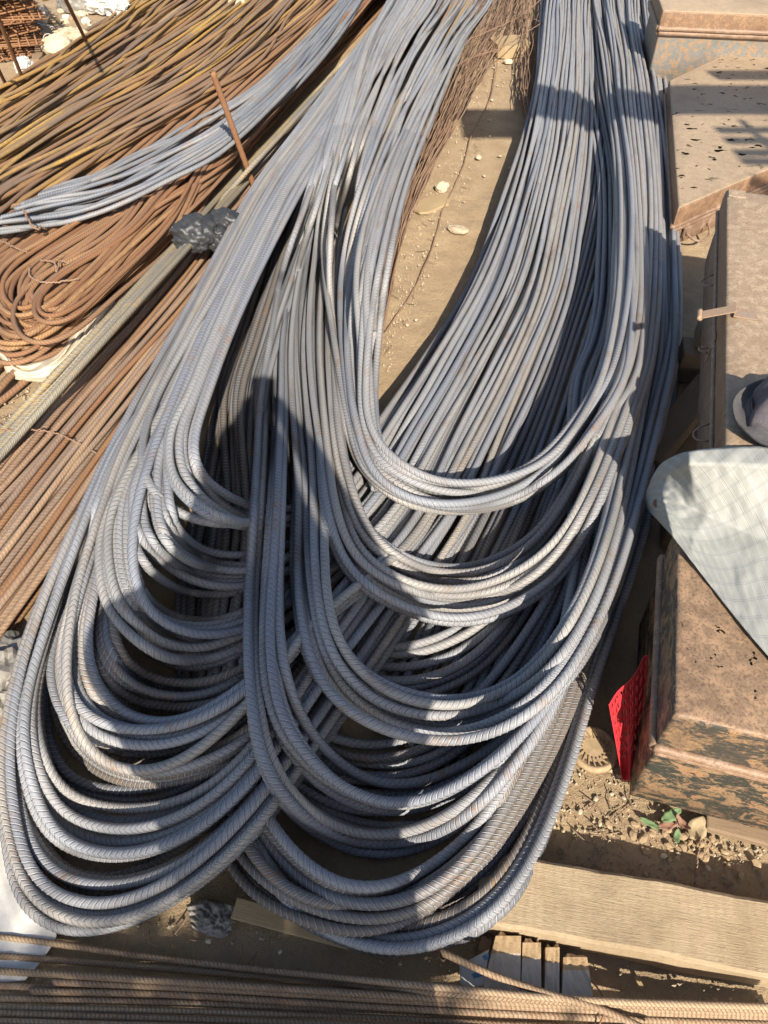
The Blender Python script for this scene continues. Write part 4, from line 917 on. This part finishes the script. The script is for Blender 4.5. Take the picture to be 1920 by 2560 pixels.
def lathe(name, prof, m, parent, squash=(1, 1), wobble=.05, seg=40, seed=0.0, loc=(0, 0, 0), rot=(0, 0, 0)):
    V = []; F = []
    for k, (r, z) in enumerate(prof):
        for i in range(seg):
            a = 2 * math.pi * i / seg; w = 1 + wobble * nz(math.cos(a) * 1.6, math.sin(a) * 1.6, z * 9 + seed)
            V.append((r * w * math.cos(a) * squash[0], r * w * math.sin(a) * squash[1], z + .012 * wobble * 10 * nz(math.cos(a) * 2, math.sin(a) * 2, seed + r * 8)))
    for k in range(len(prof) - 1):
        for i in range(seg): F.append((k * seg + i, k * seg + (i + 1) % seg, (k + 1) * seg + (i + 1) % seg, (k + 1) * seg + i))
    o = link(name, np_mesh(name, np.array(V), np.array(F)), m, parent, loc); o.rotation_euler = rot
    so = o.modifiers.new('thick', 'SOLIDIFY'); so.thickness = .003; return o
lathe('crown', [(.004, .098), (.04, .095), (.066, .082), (.082, .058), (.090, .03), (.093, .012)], M['feltin'], hat, (1.15, .95), .34, 44, 1.0, (.01, .02, .004), (R(8), 0, .3))
lathe('brim', [(.092, .030), (.096, .020), (.104, .012), (.115, .012), (.122, .020), (.124, .027)], M['felt'], hat, (1.15, .95), .12, 48, 4.0, (.01, .02, .004), (R(4), 0, .3))
def redkeep(u, v):
    cu, cv = u * 7, v * 9; iu, iv = int(cu), int(cv)
    if v > .74 or v < .04 or u < .04 or u > .96: return True
    du, dv = cu - iu - .5, cv - iv - .5; w = .27 + .12 * nz(iu * 3.1, iv * 2.7, 4)
    return not ((du * (1 if iu % 2 else -1) + .35 * dv) ** 2 / w ** 2 + dv ** 2 / .40 ** 2 < 1 and not abs(du) < .05)
sheet('red_plastic', [(1522, 1762), (1544, 1728), (1584, 1690), (1610, 1642), (1620, 1638)], [(1556, 1950), (1564, 1952), (1576, 1950), (1588, 1946), (1602, 1944)],
      lambda u, v: .24 * (1 - v) ** 1.2 + .012 + .012 * math.sin(u * 11 + v * 3) * v, M['red'], 'torn red pierced plastic hanging beside the nearest tin trunk', 'plastic mesh', 64, 84, .0012, redkeep)

# ------------------------------------------------------------------ wires, stakes, mesh panels
def wires(name, label, A0, A1, n, zlo, zhi, r=.0024, amp=.012, seedk=0):
    A = catmull(np.c_[np.array(A0, float), np.array(A1, float)], 90); t = thing(name, label, 'wire bundle', PV(*A0[len(A0) // 2], 0)); org = np.array(t.location)
    for k in range(n):
        tt = rng.uniform(-.1, 1) + wob(90, .08, 2.5); C = A[:, :2] * (1 - tt[:, None]) + A[:, 2:] * tt[:, None]
        z = rng.uniform(zlo, zhi) + wob(90, .012, 3); z = np.maximum(z, r)
        i0 = int(rng.integers(0, 22)); i1 = 90 - int(rng.integers(0, 6))
        Q = P(C[:, 0], C[:, 1], z)[i0:i1]; s = arclen(Q); si = np.linspace(0, s[-1], max(int(s[-1] / .035), 8)); Q = np.stack([np.interp(si, s, Q[:, j]) for j in range(3)], -1)
        ph = rng.uniform(0, 6, 3); fq = rng.uniform(4, 11), rng.uniform(14, 30); Q[:, 0] += amp * rng.uniform(.2, .6) * np.sin(si * fq[0] + ph[0]) + amp * rng.uniform(.0, .22) * np.sin(si * fq[1] + ph[1]); Q[:, 2] = np.maximum(Q[:, 2] + amp * .3 * np.sin(si * 17 + ph[2]), r)
        tube('wire', Q - org, r * rng.uniform(.8, 1.15), M['rust_wire'], t, 5)
    return t
W0 = [(915, 985), (940, 800), (968, 600), (1000, 452), (1060, 301), (1110, 151), (1160, 60), (1210, -20), (1260, -130)]
W1 = [(932, 990), (966, 780), (1004, 600), (1066, 452), (1145, 301), (1232, 151), (1288, 60), (1312, -20), (1335, -130)]
wires('wire_bundle', 'long bundle of wavy thin brown wires beside the topmost right loops', W0, W1, 75, .004, .11)
V0 = [(1318, 320), (1302, 240), (1296, 150), (1297, 60), (1296, -30), (1300, -130)]
V1 = [(1330, 330), (1335, 250), (1348, 150), (1356, 60), (1364, -30), (1370, -130)]
wires('wire_bundle', 'small bundle of thin brown wires right of the sand strip', V0, V1, 26, .004, .12)
def loose(pts, zs, label, r=.0026):
    C = catmull(np.c_[np.array(pts, float), np.array(zs, float)], 60); Q = P(C[:, 0], C[:, 1], C[:, 2]); c = Q[0].copy(); Q = Q - c
    Q[1:-1] += rng.normal(0, .0015, Q[1:-1].shape); o = tube('wire', Q, r, M['rust_wire'], None, 6); o.location = c; tag(o, label, 'wire')
loose([(1245, 120), (1240, 180), (1222, 255), (1182, 330), (1152, 430), (1110, 520), (1080, 620), (1030, 730), (955, 842)], [.05, .02, .006, .006, .006, .006, .006, .006, .01], 'single thin dark wire lying along the sand strip', .0032)
loose([(1130, 170), (1190, 140), (1250, 120), (1300, 92), (1350, 60), (1400, 40)], [.12, .12, .13, .14, .15, .16], 'thin wire crossing the gap between both wire bundles, nearer one')
loose([(1255, -20), (1275, 22), (1300, 42), (1340, 50), (1362, 62)], [.14, .14, .14, .14, .14], 'thin bent wire over the small wire bundle')
loose([(1370, -20), (1340, 10), (1300, 40), (1240, 70), (1180, 96), (1140, 120)], [.15, .15, .15, .14, .13, .12], 'thin wire crossing the gap between both wire bundles, farther one')
loose([(58, 525), (72, 550), (84, 568), (98, 574), (100, 565)], [.16, .17, .17, .16, .15], 'short hooked tie wire on the end of the blue grey bundle', .004)
loose([(0, 600), (40, 620), (70, 632)], [.12, .13, .13], 'short rusty wire across the brown folded bars at left edge', .003)
loose([(74, 664), (76, 690), (110, 706), (150, 704), (198, 698)], [.15, .15, .16, .16, .15], 'kinked rusty tie wire on the brown folded bars', .003)
loose([(100, 650), (135, 655), (142, 680), (150, 652), (172, 660)], [.16, .17, .16, .17, .16], 'twisted rusty wire above the brown folded bars', .003)
loose([(-10, 1078), (60, 1072), (130, 1080), (190, 1105), (262, 1145)], [.05, .06, .06, .06, .06], 'thin wire lying across the pale rusty straight bars', .0022)
def stake(a, za, b, zb, r, m, label):
    A, B = PV(*a, za), PV(*b, zb); n = 40; Q = np.array([[*(A + (B - A) * (i / (n - 1)))] for i in range(n)]); rr = r * (1 + .06 * np.sin(np.arange(n) * 2.4)); c = Q[0].copy()
    o = tube('steel_stake', Q - c, r, m, None, 9, rr); o.location = c; tag(o, label, 'stake')
stake((642, 486), .0, (531, 180), .55, .0125, M['rust_deep'], 'rusty steel stake standing upright among the bars, beyond the black bag')
stake((214, 100), .05, (120, -90), .75, .011, M['rust_deep'], 'rusty stake right of the stacked mesh panels')
stake((58, 200), .05, (-30, -20), .6, .011, M['rust_deep'], 'rusty stake in front of the stacked mesh panels')
stake((16, 214), .05, (-60, 60), .5, .010, M['rust_deep'], 'rusty stake at the left edge before the mesh panels')
mp = PV(128, 140, 0)
for k in range(12):
    bm_V, bm_F, off = [], [], 0; a0 = R(28) + rng.uniform(-.10, .10); z = .012 + k * .042; sh = rng.uniform(-.07, .07, 2)
    for d in range(2):
        for i in range(15):
            t = -i * .058 + rng.uniform(-.008, .008); ln = np.linspace(.03, -.86, 5)
            Q = np.c_[ln, np.full(5, t), np.full(5, z + (.011 if d else 0))] if d == 0 else np.c_[np.full(5, t), ln * 1.0, np.full(5, z + .011)]
            if d == 0: Q[:, 1] = t
            Q[:, :2] += sh + rng.normal(0, .005, (5, 2)); Q[:, 2] += .02 * np.sin(ln * 5 + k * 2.1) * min(1, k / 3); Q[:, 1] *= -1
            ca, sa = math.cos(a0), math.sin(a0); Q = np.c_[Q[:, 0] * ca - Q[:, 1] * sa, Q[:, 0] * sa + Q[:, 1] * ca, Q[:, 2]]
            V, F, _ = tube_geo(Q, .0058, 6); bm_V.append(V); bm_F.append(F + off); off += len(V)
    o = link('mesh_panel', np_mesh('mesh_panel', np.vstack(bm_V), np.vstack(bm_F)), M['rust_deep'], None, mp.to_tuple())
    tag(o, 'rusty welded wire mesh panel in the stack at the top left corner', 'mesh panel', 'stacked rusty mesh panels')

# ------------------------------------------------------------------ rubbish, stones, small litter
def stone(px, py, s, m, label, seed, z=.0, cat='stone', grp=None, name='stone'):
    p = PV(px, py, 0); o = lump(name, (p.x, p.y, s[2] * .45 + z), s, M[m], label, cat, .28, 1.3, 3, False, seed, seed, grp, flat=1.0)
stone(1105, 473, (.034, .030, .024), 'stone', 'pale white stone on the sand strip beside the thin wire', 1.1)
stone(1143, 578, (.045, .026, .016), 'stone_grey', 'flat brown stone on the sand strip near the right loops', 2.7)
stone(1196, 396, (.016, .014, .011), 'stone', 'small pale stone on the sand strip above the white stone', 4.0)
stone(1270, 158, (.03, .02, .018), 'stone', 'pale stone just below the yellowish slab at the gap end', 6.1)
for k, (x, y) in enumerate([(1244, 214), (1230, 250), (1210, 440), (1250, 390), (1098, 415), (1140, 432), (1100, 545), (1275, 420), (1265, 175), (1235, 170), (1225, 300), (1018, 812), (1004, 765), (1040, 800), (1060, 640), (1160, 505), (1285, 185),
                         (1490, 1998), (1560, 1995), (1530, 1985), (1500, 2060), (1615, 2185), (1660, 2140), (1450, 2030), (1770, 2170), (1240, 2420), (20, 1060), (12, 1010), (45, 1030), (8, 1085), (230, 1900), (270, 1960), (700, 2380), (900, 2320), (520, 2352), (1000, 2410)]):
    r = rng.uniform(.0025, .0065) * (1.3 if y < 900 else .8); p = PV(x, y, 0); lump('pebble', (p.x, p.y, r * .1), (r * 1.4, r, r * .6), M['stone' if k % 3 else 'stone_grey'], 'tiny pale pebble lying loose on the sandy ground', 'pebble', .25, 1.4, 2, False, k * 1.3, k, 'loose pebbles on the sand', 1.0)
def chip(name, px0, px1, w, h, m, label, cat, z=None):
    A, B = PV(*px0, 0), PV(*px1, 0); d = B - A; bm = bmesh.new(); n = 6; L = d.length; rows = []
    for i in range(n + 1):
        x = -L / 2 + L * i / n; hw = w / 2 * (1 + .25 * nz(i * 1.7, L * 9, 1)) * (1 if 0 < i < n else .75)
        rows.append([bm.verts.new((x, -hw, 0)), bm.verts.new((x, -hw * .95, h)), bm.verts.new((x, hw * .9, h * 1.05)), bm.verts.new((x, hw, 0))])
    for i in range(n):
        for j in range(4): bm.faces.new((rows[i][j], rows[i + 1][j], rows[i + 1][(j + 1) % 4], rows[i][(j + 1) % 4]))
    bm.faces.new(rows[0]); bm.faces.new(rows[-1][::-1]); c = (A + B) / 2
    o = bm_obj(name, bm, M[m], None, loc=(c.x, c.y, (z or 0) - .001)); o.rotation_euler = (0, 0, math.atan2(d.y, d.x)); tag(o, label, cat)
chip('wood_piece', (1035, 528), (1112, 498), .11, .010, 'lath', 'pale flat wood piece half buried in the sand strip', 'wood piece')
chip('stone_slab', (1232, 135), (1312, 128), .22, .07, 'lath', 'yellowish slab across the far end of the sand strip', 'slab')
chip('wood_chip', (1590, 2440), (1604, 2470), .008, .004, 'lath', 'small pale wood chip in the shade below the plank', 'wood chip')
chip('wood_chip', (1205, 2385), (1215, 2350), .022, .016, 'brownwood', 'dark wood chip beside the printed card', 'wood chip')
# litter at the far left behind the rusty pile
stone(150, 138, (.10, .075, .08), 'stone', 'large cream stone behind the rusty pile at top left', 3.3)
stone(592, 14, (.10, .07, .07), 'stone', 'pale lump behind the ochre bars at top centre', 8.3)
lump('plastic_scrap', PV(262, 10, .06), (.14, .09, .08), M['clear_bag'], 'milky plastic scrap at top left edge behind the rusty pile', 'plastic scrap', .5, 1.5, 4, True, 1.0)
lump('plastic_scrap', PV(292, 22, .05), (.08, .07, .06), M['clear_bag'], 'small milky plastic scrap nearest the ochre bars at top left', 'plastic scrap', .5, 1.6, 4, True, 4.0)
lump('rubble_lump', PV(205, 14, .04), (.16, .08, .09), M['grey_bag'], 'dark grey rubble lump behind the rusty pile', 'rubble', .35, 1.5, 4, True, 7.0)
lump('rubble_lump', PV(175, 92, .02), (.12, .06, .05), M['stone_grey'], 'earthy grey rubble lump beside the mesh panels', 'rubble', .35, 1.6, 4, True, 9.0)
lump('plastic_scrap', PV(62, 168, .03), (.05, .05, .05), M['clear_bag'], 'milky plastic scrap beside the front stake at top left', 'plastic scrap', .5, 1.8, 4, True, 5.0)
cup = thing('plastic_cup', 'clear plastic cup lying behind the rusty pile at top left', 'cup', PV(124, 118, .03))
lathe('cup_wall', [(.001, 0), (.028, 0), (.036, .07), (.038, .075)], M['clear_bag'], cup, (1, 1), .02, 24, 2.0, (0, 0, .03), (R(70), 0, R(30)))
chip('plastic_spoon', (97, 88), (140, 98), .018, .006, 'paper', 'white plastic spoon handle lying beside the mesh panels', 'spoon', .07)
chip('wood_piece', (92, 160), (112, 112), .06, .03, 'brownwood', 'short grey brown wood piece beside the cup', 'wood piece')
for k in range(40):
    x = rng.uniform(60, 330); y = rng.uniform(0, 1) * max(10, 190 - (x - 40) * .62) - 5; p = PV(x, y, 0); r = rng.uniform(.012, .035)
    lump('rubble_chip', (p.x, p.y, r * .4), (r * 1.3, r, r * .8), M[['stone', 'stone_grey', 'clod', 'paper'][k % 4]], 'small rubble chip strewn behind the rusty pile at top left', 'rubble chip', .35, 1.5, 2, False, k * .7, k, 'rubble behind the rusty pile', 1.0)
# clods in front of the near trunk
for k in range(46):
    x = rng.normal(1720, 90); y = 2075 + (x - 1600) * .22 + rng.normal(12, 26); p = PV(x, y, 0); r = rng.uniform(.002, .0075)
    lump('dirt_clod', (p.x, p.y, r * .1), (r * 1.5, r, r * .7), M['clod'], 'dry crumbly dirt clod before the nearest tin trunk', 'dirt clod', .35, 1.6, 2, False, k * .9, k, 'dirt clods by the trunk', 1.0)
# round rubber piece half buried
rb = thing('rubber_disc', 'dusty round rubber disc with radial ridges, half buried beside the loops', 'rubber disc', PV(1484, 1872, -.001)); rb.scale = (.78, .78, .7)
lathe('rim', [(.040, -.001), (.052, .001), (.056, .006), (.060, .007), (.063, .003), (.066, -.008)], M['clod'], rb, (1, 1), .02, 40, 1.0)
bm = bmesh.new(); bmesh.ops.create_circle(bm, cap_ends=True, segments=32, radius=.042)
bm_obj('web', bm, M['clod'], rb, loc=(0, 0, .0005))
for k in range(18):
    a = k * 2 * math.pi / 18; bm = bmesh.new(); add_box(bm, (0, 0, 0), (.026, .0045, .007), None, .001)
    o = bm_obj('ridge', bm, M['clod'], rb, loc=(.041 * math.cos(a), .041 * math.sin(a), .003)); o.rotation_euler = (0, 0, a + .3)
# grit strewn over the sand: nobody could count it
GV, GF = [], []
for k in range(2600):
    zx, zy = [(rng.uniform(0, 1), rng.uniform(150, 950)), (rng.uniform(1380, 1920), rng.uniform(1850, 2240)), (rng.uniform(0, 1920), rng.uniform(2300, 2560)), (rng.uniform(-40, 300), rng.uniform(900, 1130))][[0, 0, 1, 1, 2, 3][k % 6]]
    if zx < 1 and zy < 960: zx = 1300 - (zy - 150) * .44 + (zx * 1.1 - 1) * 130
    p = P(zx, zy, 0.0); r = .0012 + .0032 * rng.uniform() ** 3; o_ = len(GV); a = rng.uniform(0, 6.28)
    for j in range(4): GV.append((p[0] + r * 1.3 * math.cos(a + j * 1.57 + rng.uniform(-.4, .4)), p[1] + r * math.sin(a + j * 1.57), -.006))
    GV.append((p[0], p[1], r * .75)); GF += [(o_, o_ + 1, o_ + 4, o_ + 4), (o_ + 1, o_ + 2, o_ + 4, o_ + 4), (o_ + 2, o_ + 3, o_ + 4, o_ + 4), (o_ + 3, o_, o_ + 4, o_ + 4)]
me = bpy.data.meshes.new('grit'); me.from_pydata(GV, [], [f[:3] for f in GF]); go = link('grit', me, M['stone_grey'])
tag(go, 'fine grit and crumbs strewn over the sandy ground', None, None, 'stuff')
# leaves
def leaf(px, py, L, w, rot, m, label, z=.006, curl=.5):
    n = 9; V = []; F = []
    for i in range(n + 1):
        t = i / n; hw = w * math.sin(math.pi * min(1, t * .92 + .06)) ** .8
        for j in range(5):
            s_ = j / 2 - 1; V.append((L * (t - .5), hw * s_ + .003 * nz(t * 6, s_ * 3, px), z + curl * L * (t - .5) ** 2 * 1.2 + .25 * hw * abs(s_) + .004 * nz(t * 5, s_ * 2, py)))
    for i in range(n):
        for j in range(4): F.append((i * 5 + j, i * 5 + j + 1, (i + 1) * 5 + j + 1, (i + 1) * 5 + j))
    p = PV(px, py, 0); o = link('leaf', np_mesh('leaf', np.array(V), np.array(F)), M[m], None, (p.x, p.y, 0)); o.rotation_euler = (0, 0, rot)
    so = o.modifiers.new('thick', 'SOLIDIFY'); so.thickness = .0006; tag(o, label, 'leaf')
leaf(1672, 2046, .050, .011, .5, 'leafgreen', 'curled green leaf touching the near trunk front', .012)
leaf(1626, 2064, .048, .007, -.45, 'leafgreen', 'narrow green leaf curled on dirt, leftmost by the near trunk')
leaf(1664, 2070, .040, .009, .2, 'leafred', 'reddish brown dry leaf beside the green leaves', .010)
leaf(1700, 2066, .036, .007, -1.0, 'leafred', 'reddish leaf standing edgewise before the near trunk', .014, 1.0)
leaf(1690, 2094, .03, .007, 1.2, 'leafgreen', 'small green leaf tip nearest the plank shade')
leaf(1738, 2078, .055, .018, .9, 'leafdry', 'large dry tan leaf before the near trunk', .010)
loose([(1752, 2090), (1746, 2130), (1742, 2165), (1736, 2210)], [.02, .025, .02, .01], 'thin dry grass stalk in the shade above the plank', .0014)
for k in range(72):
    zone = [(930, 1290, 150, 900), (1430, 1600, 1960, 2100), (250, 1000, 2300, 2420), (0, 60, 980, 1080)][k % 4 if k % 3 else 0]
    x, y = rng.uniform(zone[0], zone[1]), rng.uniform(zone[2], zone[3])
    if zone[0] == 930: x = 1290 - (y - 150) * .42 + rng.uniform(-70, 10)
    p = PV(x, y, 0); a = rng.uniform(0, 6.28); L = rng.uniform(.02, .06); n = 7; t = np.linspace(-.5, .5, n)
    Q = np.c_[L * t, L * .35 * t * t * rng.uniform(-1, 1), np.full(n, .002) + .002 * np.abs(t)]
    o = tube('twig', Q, .0013, M['brownwood'], None, 5); o.location = (p.x, p.y, 0); o.rotation_euler = (0, 0, a); tag(o, 'tiny dry twig lying on the sandy ground', 'twig', 'dry twigs on the sand')

# ------------------------------------------------------------------ what throws the shade: photographer, stall frame, tree (all behind or above the camera)
def person():
    cx = .02
    J = {'pelvis': (cx, -.44, .90), 'spine': (cx, -.44, 1.02), 'chest': (cx, -.43, 1.16), 'neck': (cx, -.41, 1.43), 'head': (cx, -.39, 1.60), 'crown': (cx, -.40, 1.70)}
    E = [('pelvis', 'spine'), ('spine', 'chest'), ('chest', 'neck'), ('neck', 'head'), ('head', 'crown')]
    Rd = {'pelvis': (.17, .15), 'spine': (.27, .15), 'chest': (.26, .16), 'neck': (.115, .10), 'head': (.125, .12), 'crown': (.095, .095)}
    for s, n in ((-1, 'l'), (1, 'r')):
        J.update({n + 'sh': (cx + s * .29, -.43, 1.22), n + 'el': (cx + s * .23, -.24, 1.08), n + 'wr': (cx * .5 + s * .095, -.085, 1.40), n + 'ha': (s * .060, -.045, 1.46),
                  n + 'hip': (cx + s * .11, -.44, .82), n + 'kn': (cx + s * .13, -.40, .46), n + 'an': (cx + s * .14, -.45, .08), n + 'to': (cx + s * .16, -.29, .035)})
        E += [('chest', n + 'sh'), (n + 'sh', n + 'el'), (n + 'el', n + 'wr'), (n + 'wr', n + 'ha'), ('pelvis', n + 'hip'), (n + 'hip', n + 'kn'), (n + 'kn', n + 'an'), (n + 'an', n + 'to')]
        Rd.update({n + 'sh': (.095, .095), n + 'el': (.062, .062), n + 'wr': (.036, .032), n + 'ha': (.036, .020), n + 'hip': (.105, .105), n + 'kn': (.070, .070), n + 'an': (.046, .046), n + 'to': (.042, .030)})
        for f in range(4):
            a, b = n + 'f%da' % f, n + 'f%db' % f
            J[a] = (s * (.05 - .004 * f), -.030 + .002 * f, 1.475 + .013 * f); J[b] = (s * (.022), -.022, 1.470 + .015 * f)
            E += [(n + 'ha', a), (a, b)]; Rd[a] = (.009, .009); Rd[b] = (.008, .008)
    names = list(J); me = bpy.data.meshes.new('person'); me.from_pydata([J[k] for k in names], [(names.index(a), names.index(b)) for a, b in E], [])
    o = link('person', me, M['shirt']); md = o.modifiers.new('skin', 'SKIN')
    for k, sv in zip(names, me.skin_vertices[0].data): sv.radius = Rd[k]; sv.use_root = (k == 'pelvis')
    sd = o.modifiers.new('sub', 'SUBSURF'); sd.levels = sd.render_levels = 2
    tag(o, 'photographer standing behind the view in dark clothes, only the shadow shows', 'person')
    bm = bmesh.new(); rot = Matrix.Rotation(R(90) - PITCH, 3, 'X'); c = rot @ Vector((.0, -.02, .012)); add_box(bm, (0, 0, 0), (.076, .152, .008), None, .003)
    p = bm_obj('phone', bm, M['phone'], None, loc=(c.x, c.y, H + c.z)); p.rotation_euler = (R(90) - PITCH, 0, 0); tag(p, 'phone held out by the photographer, out of view', 'phone')
person()

# stall roof to the right: unseen, added so board and slats cast shade bands
ZR = 2.6
shading = thing('shading_slat_frame', 'wooden stall frame with slatted roof, added out of view, striping the trunks with shade', 'stall frame', (3.6, .2, 0))
def sbox(nm, c, sz, rot=0.0):
    bm = bmesh.new(); add_box(bm, Vector(c) - Vector((3.6, .2, 0)), sz, rotz(rot), .004); bm_obj(nm, bm, M['brownwood'], shading)
for px_, py_ in ((3.6, -.7), (3.6, 1.3), (5.2, -.7), (5.2, 1.3)): sbox('post', (px_, py_, ZR / 2), (.09, .09, ZR))
sbox('beam', (3.85, -.7, ZR + .045), (2.9, .07, .08)); sbox('beam', (3.85, 1.3, ZR + .045), (2.9, .07, .08))
sbox('shade_board', (3.25, .86, ZR + .10), (4.25, .40, .025))
for k in range(9): sbox('slat', (3.75, -.62 + k * .135, ZR + .10), (3.1, .062, .02), R(rng.uniform(-2, 2)))
for k in range(7): sbox('cross_slat', (2.4 + k * .34, -.1, ZR + .125), (.035, 1.3, .02), R(rng.uniform(-3, 3)))
# tree behind the photographer: leaf clumps laid along sun rays to dapple the bottom
tree = thing('shade_tree', 'leafy tree behind the view, its leaves dappling the bottom of the picture', 'tree', (.9, -4.6, 0))
torg = Vector((.9, -4.6, 0))
tq = np.array([[0, 0, 0], [.02, .03, .7], [-.03, .06, 1.5], [.03, .1, 2.4], [.0, .15, 3.4], [-.05, .2, 4.4]], float); tq = catmull(tq, 24)
tube('trunk', tq, .1, M['bark'], tree, 10, np.linspace(.13, .05, 24))
LV, LF = [], []
def leafq(c, L):
    a = Vector(rng.normal(0, 1, 3)).normalized(); b = a.cross(Vector(rng.normal(0, 1, 3))).normalized(); k = len(LV)
    for u, w in ((-.5, 0), (0, .28), (.5, 0), (0, -.28)): LV.append(tuple(c + a * L * u + b * L * w))
    LF.append((k, k + 1, k + 2, k + 3))
twigs = []
for k in range(72):
    gx = rng.uniform(-.95, .20); edge = .335 + .05 * nz(gx * 4, 1.5, 0) + .03 * nz(gx * 11, 4, 0); gy = edge - abs(rng.normal(0, .28)) - .03
    s_ = rng.uniform(3.4, 5.2); c = Vector((gx, gy, .02)) + S2SUN * s_ - torg; twigs.append(c)
    for j in range(13): leafq(c + Vector(rng.normal(0, .06, 3)), rng.uniform(.06, .10))
for k in range(2600):
    d = Vector(rng.normal(0, 1, 3)).normalized() * rng.uniform(.3, 1) ** .4; c = Vector((.2 + d.x * 1.5, -2.6 + d.y * 1.1, 3.9 + d.z * 1.0)); leafq(c, rng.uniform(.07, .13))
link('crown', np_mesh('crown', np.array(LV), np.array(LF), None, False), M['leaf'], tree)
for c in twigs[::3]:
    st_ = Vector(tq[int(14 + rng.integers(0, 9))]); Q = np.array([[*(st_.lerp(c, t) + Vector((0, 0, .12 * math.sin(math.pi * t))))] for t in np.linspace(0, 1, 8)])
    tube('limb', Q, .012, M['bark'], tree, 5, np.linspace(.02, .004, 8))
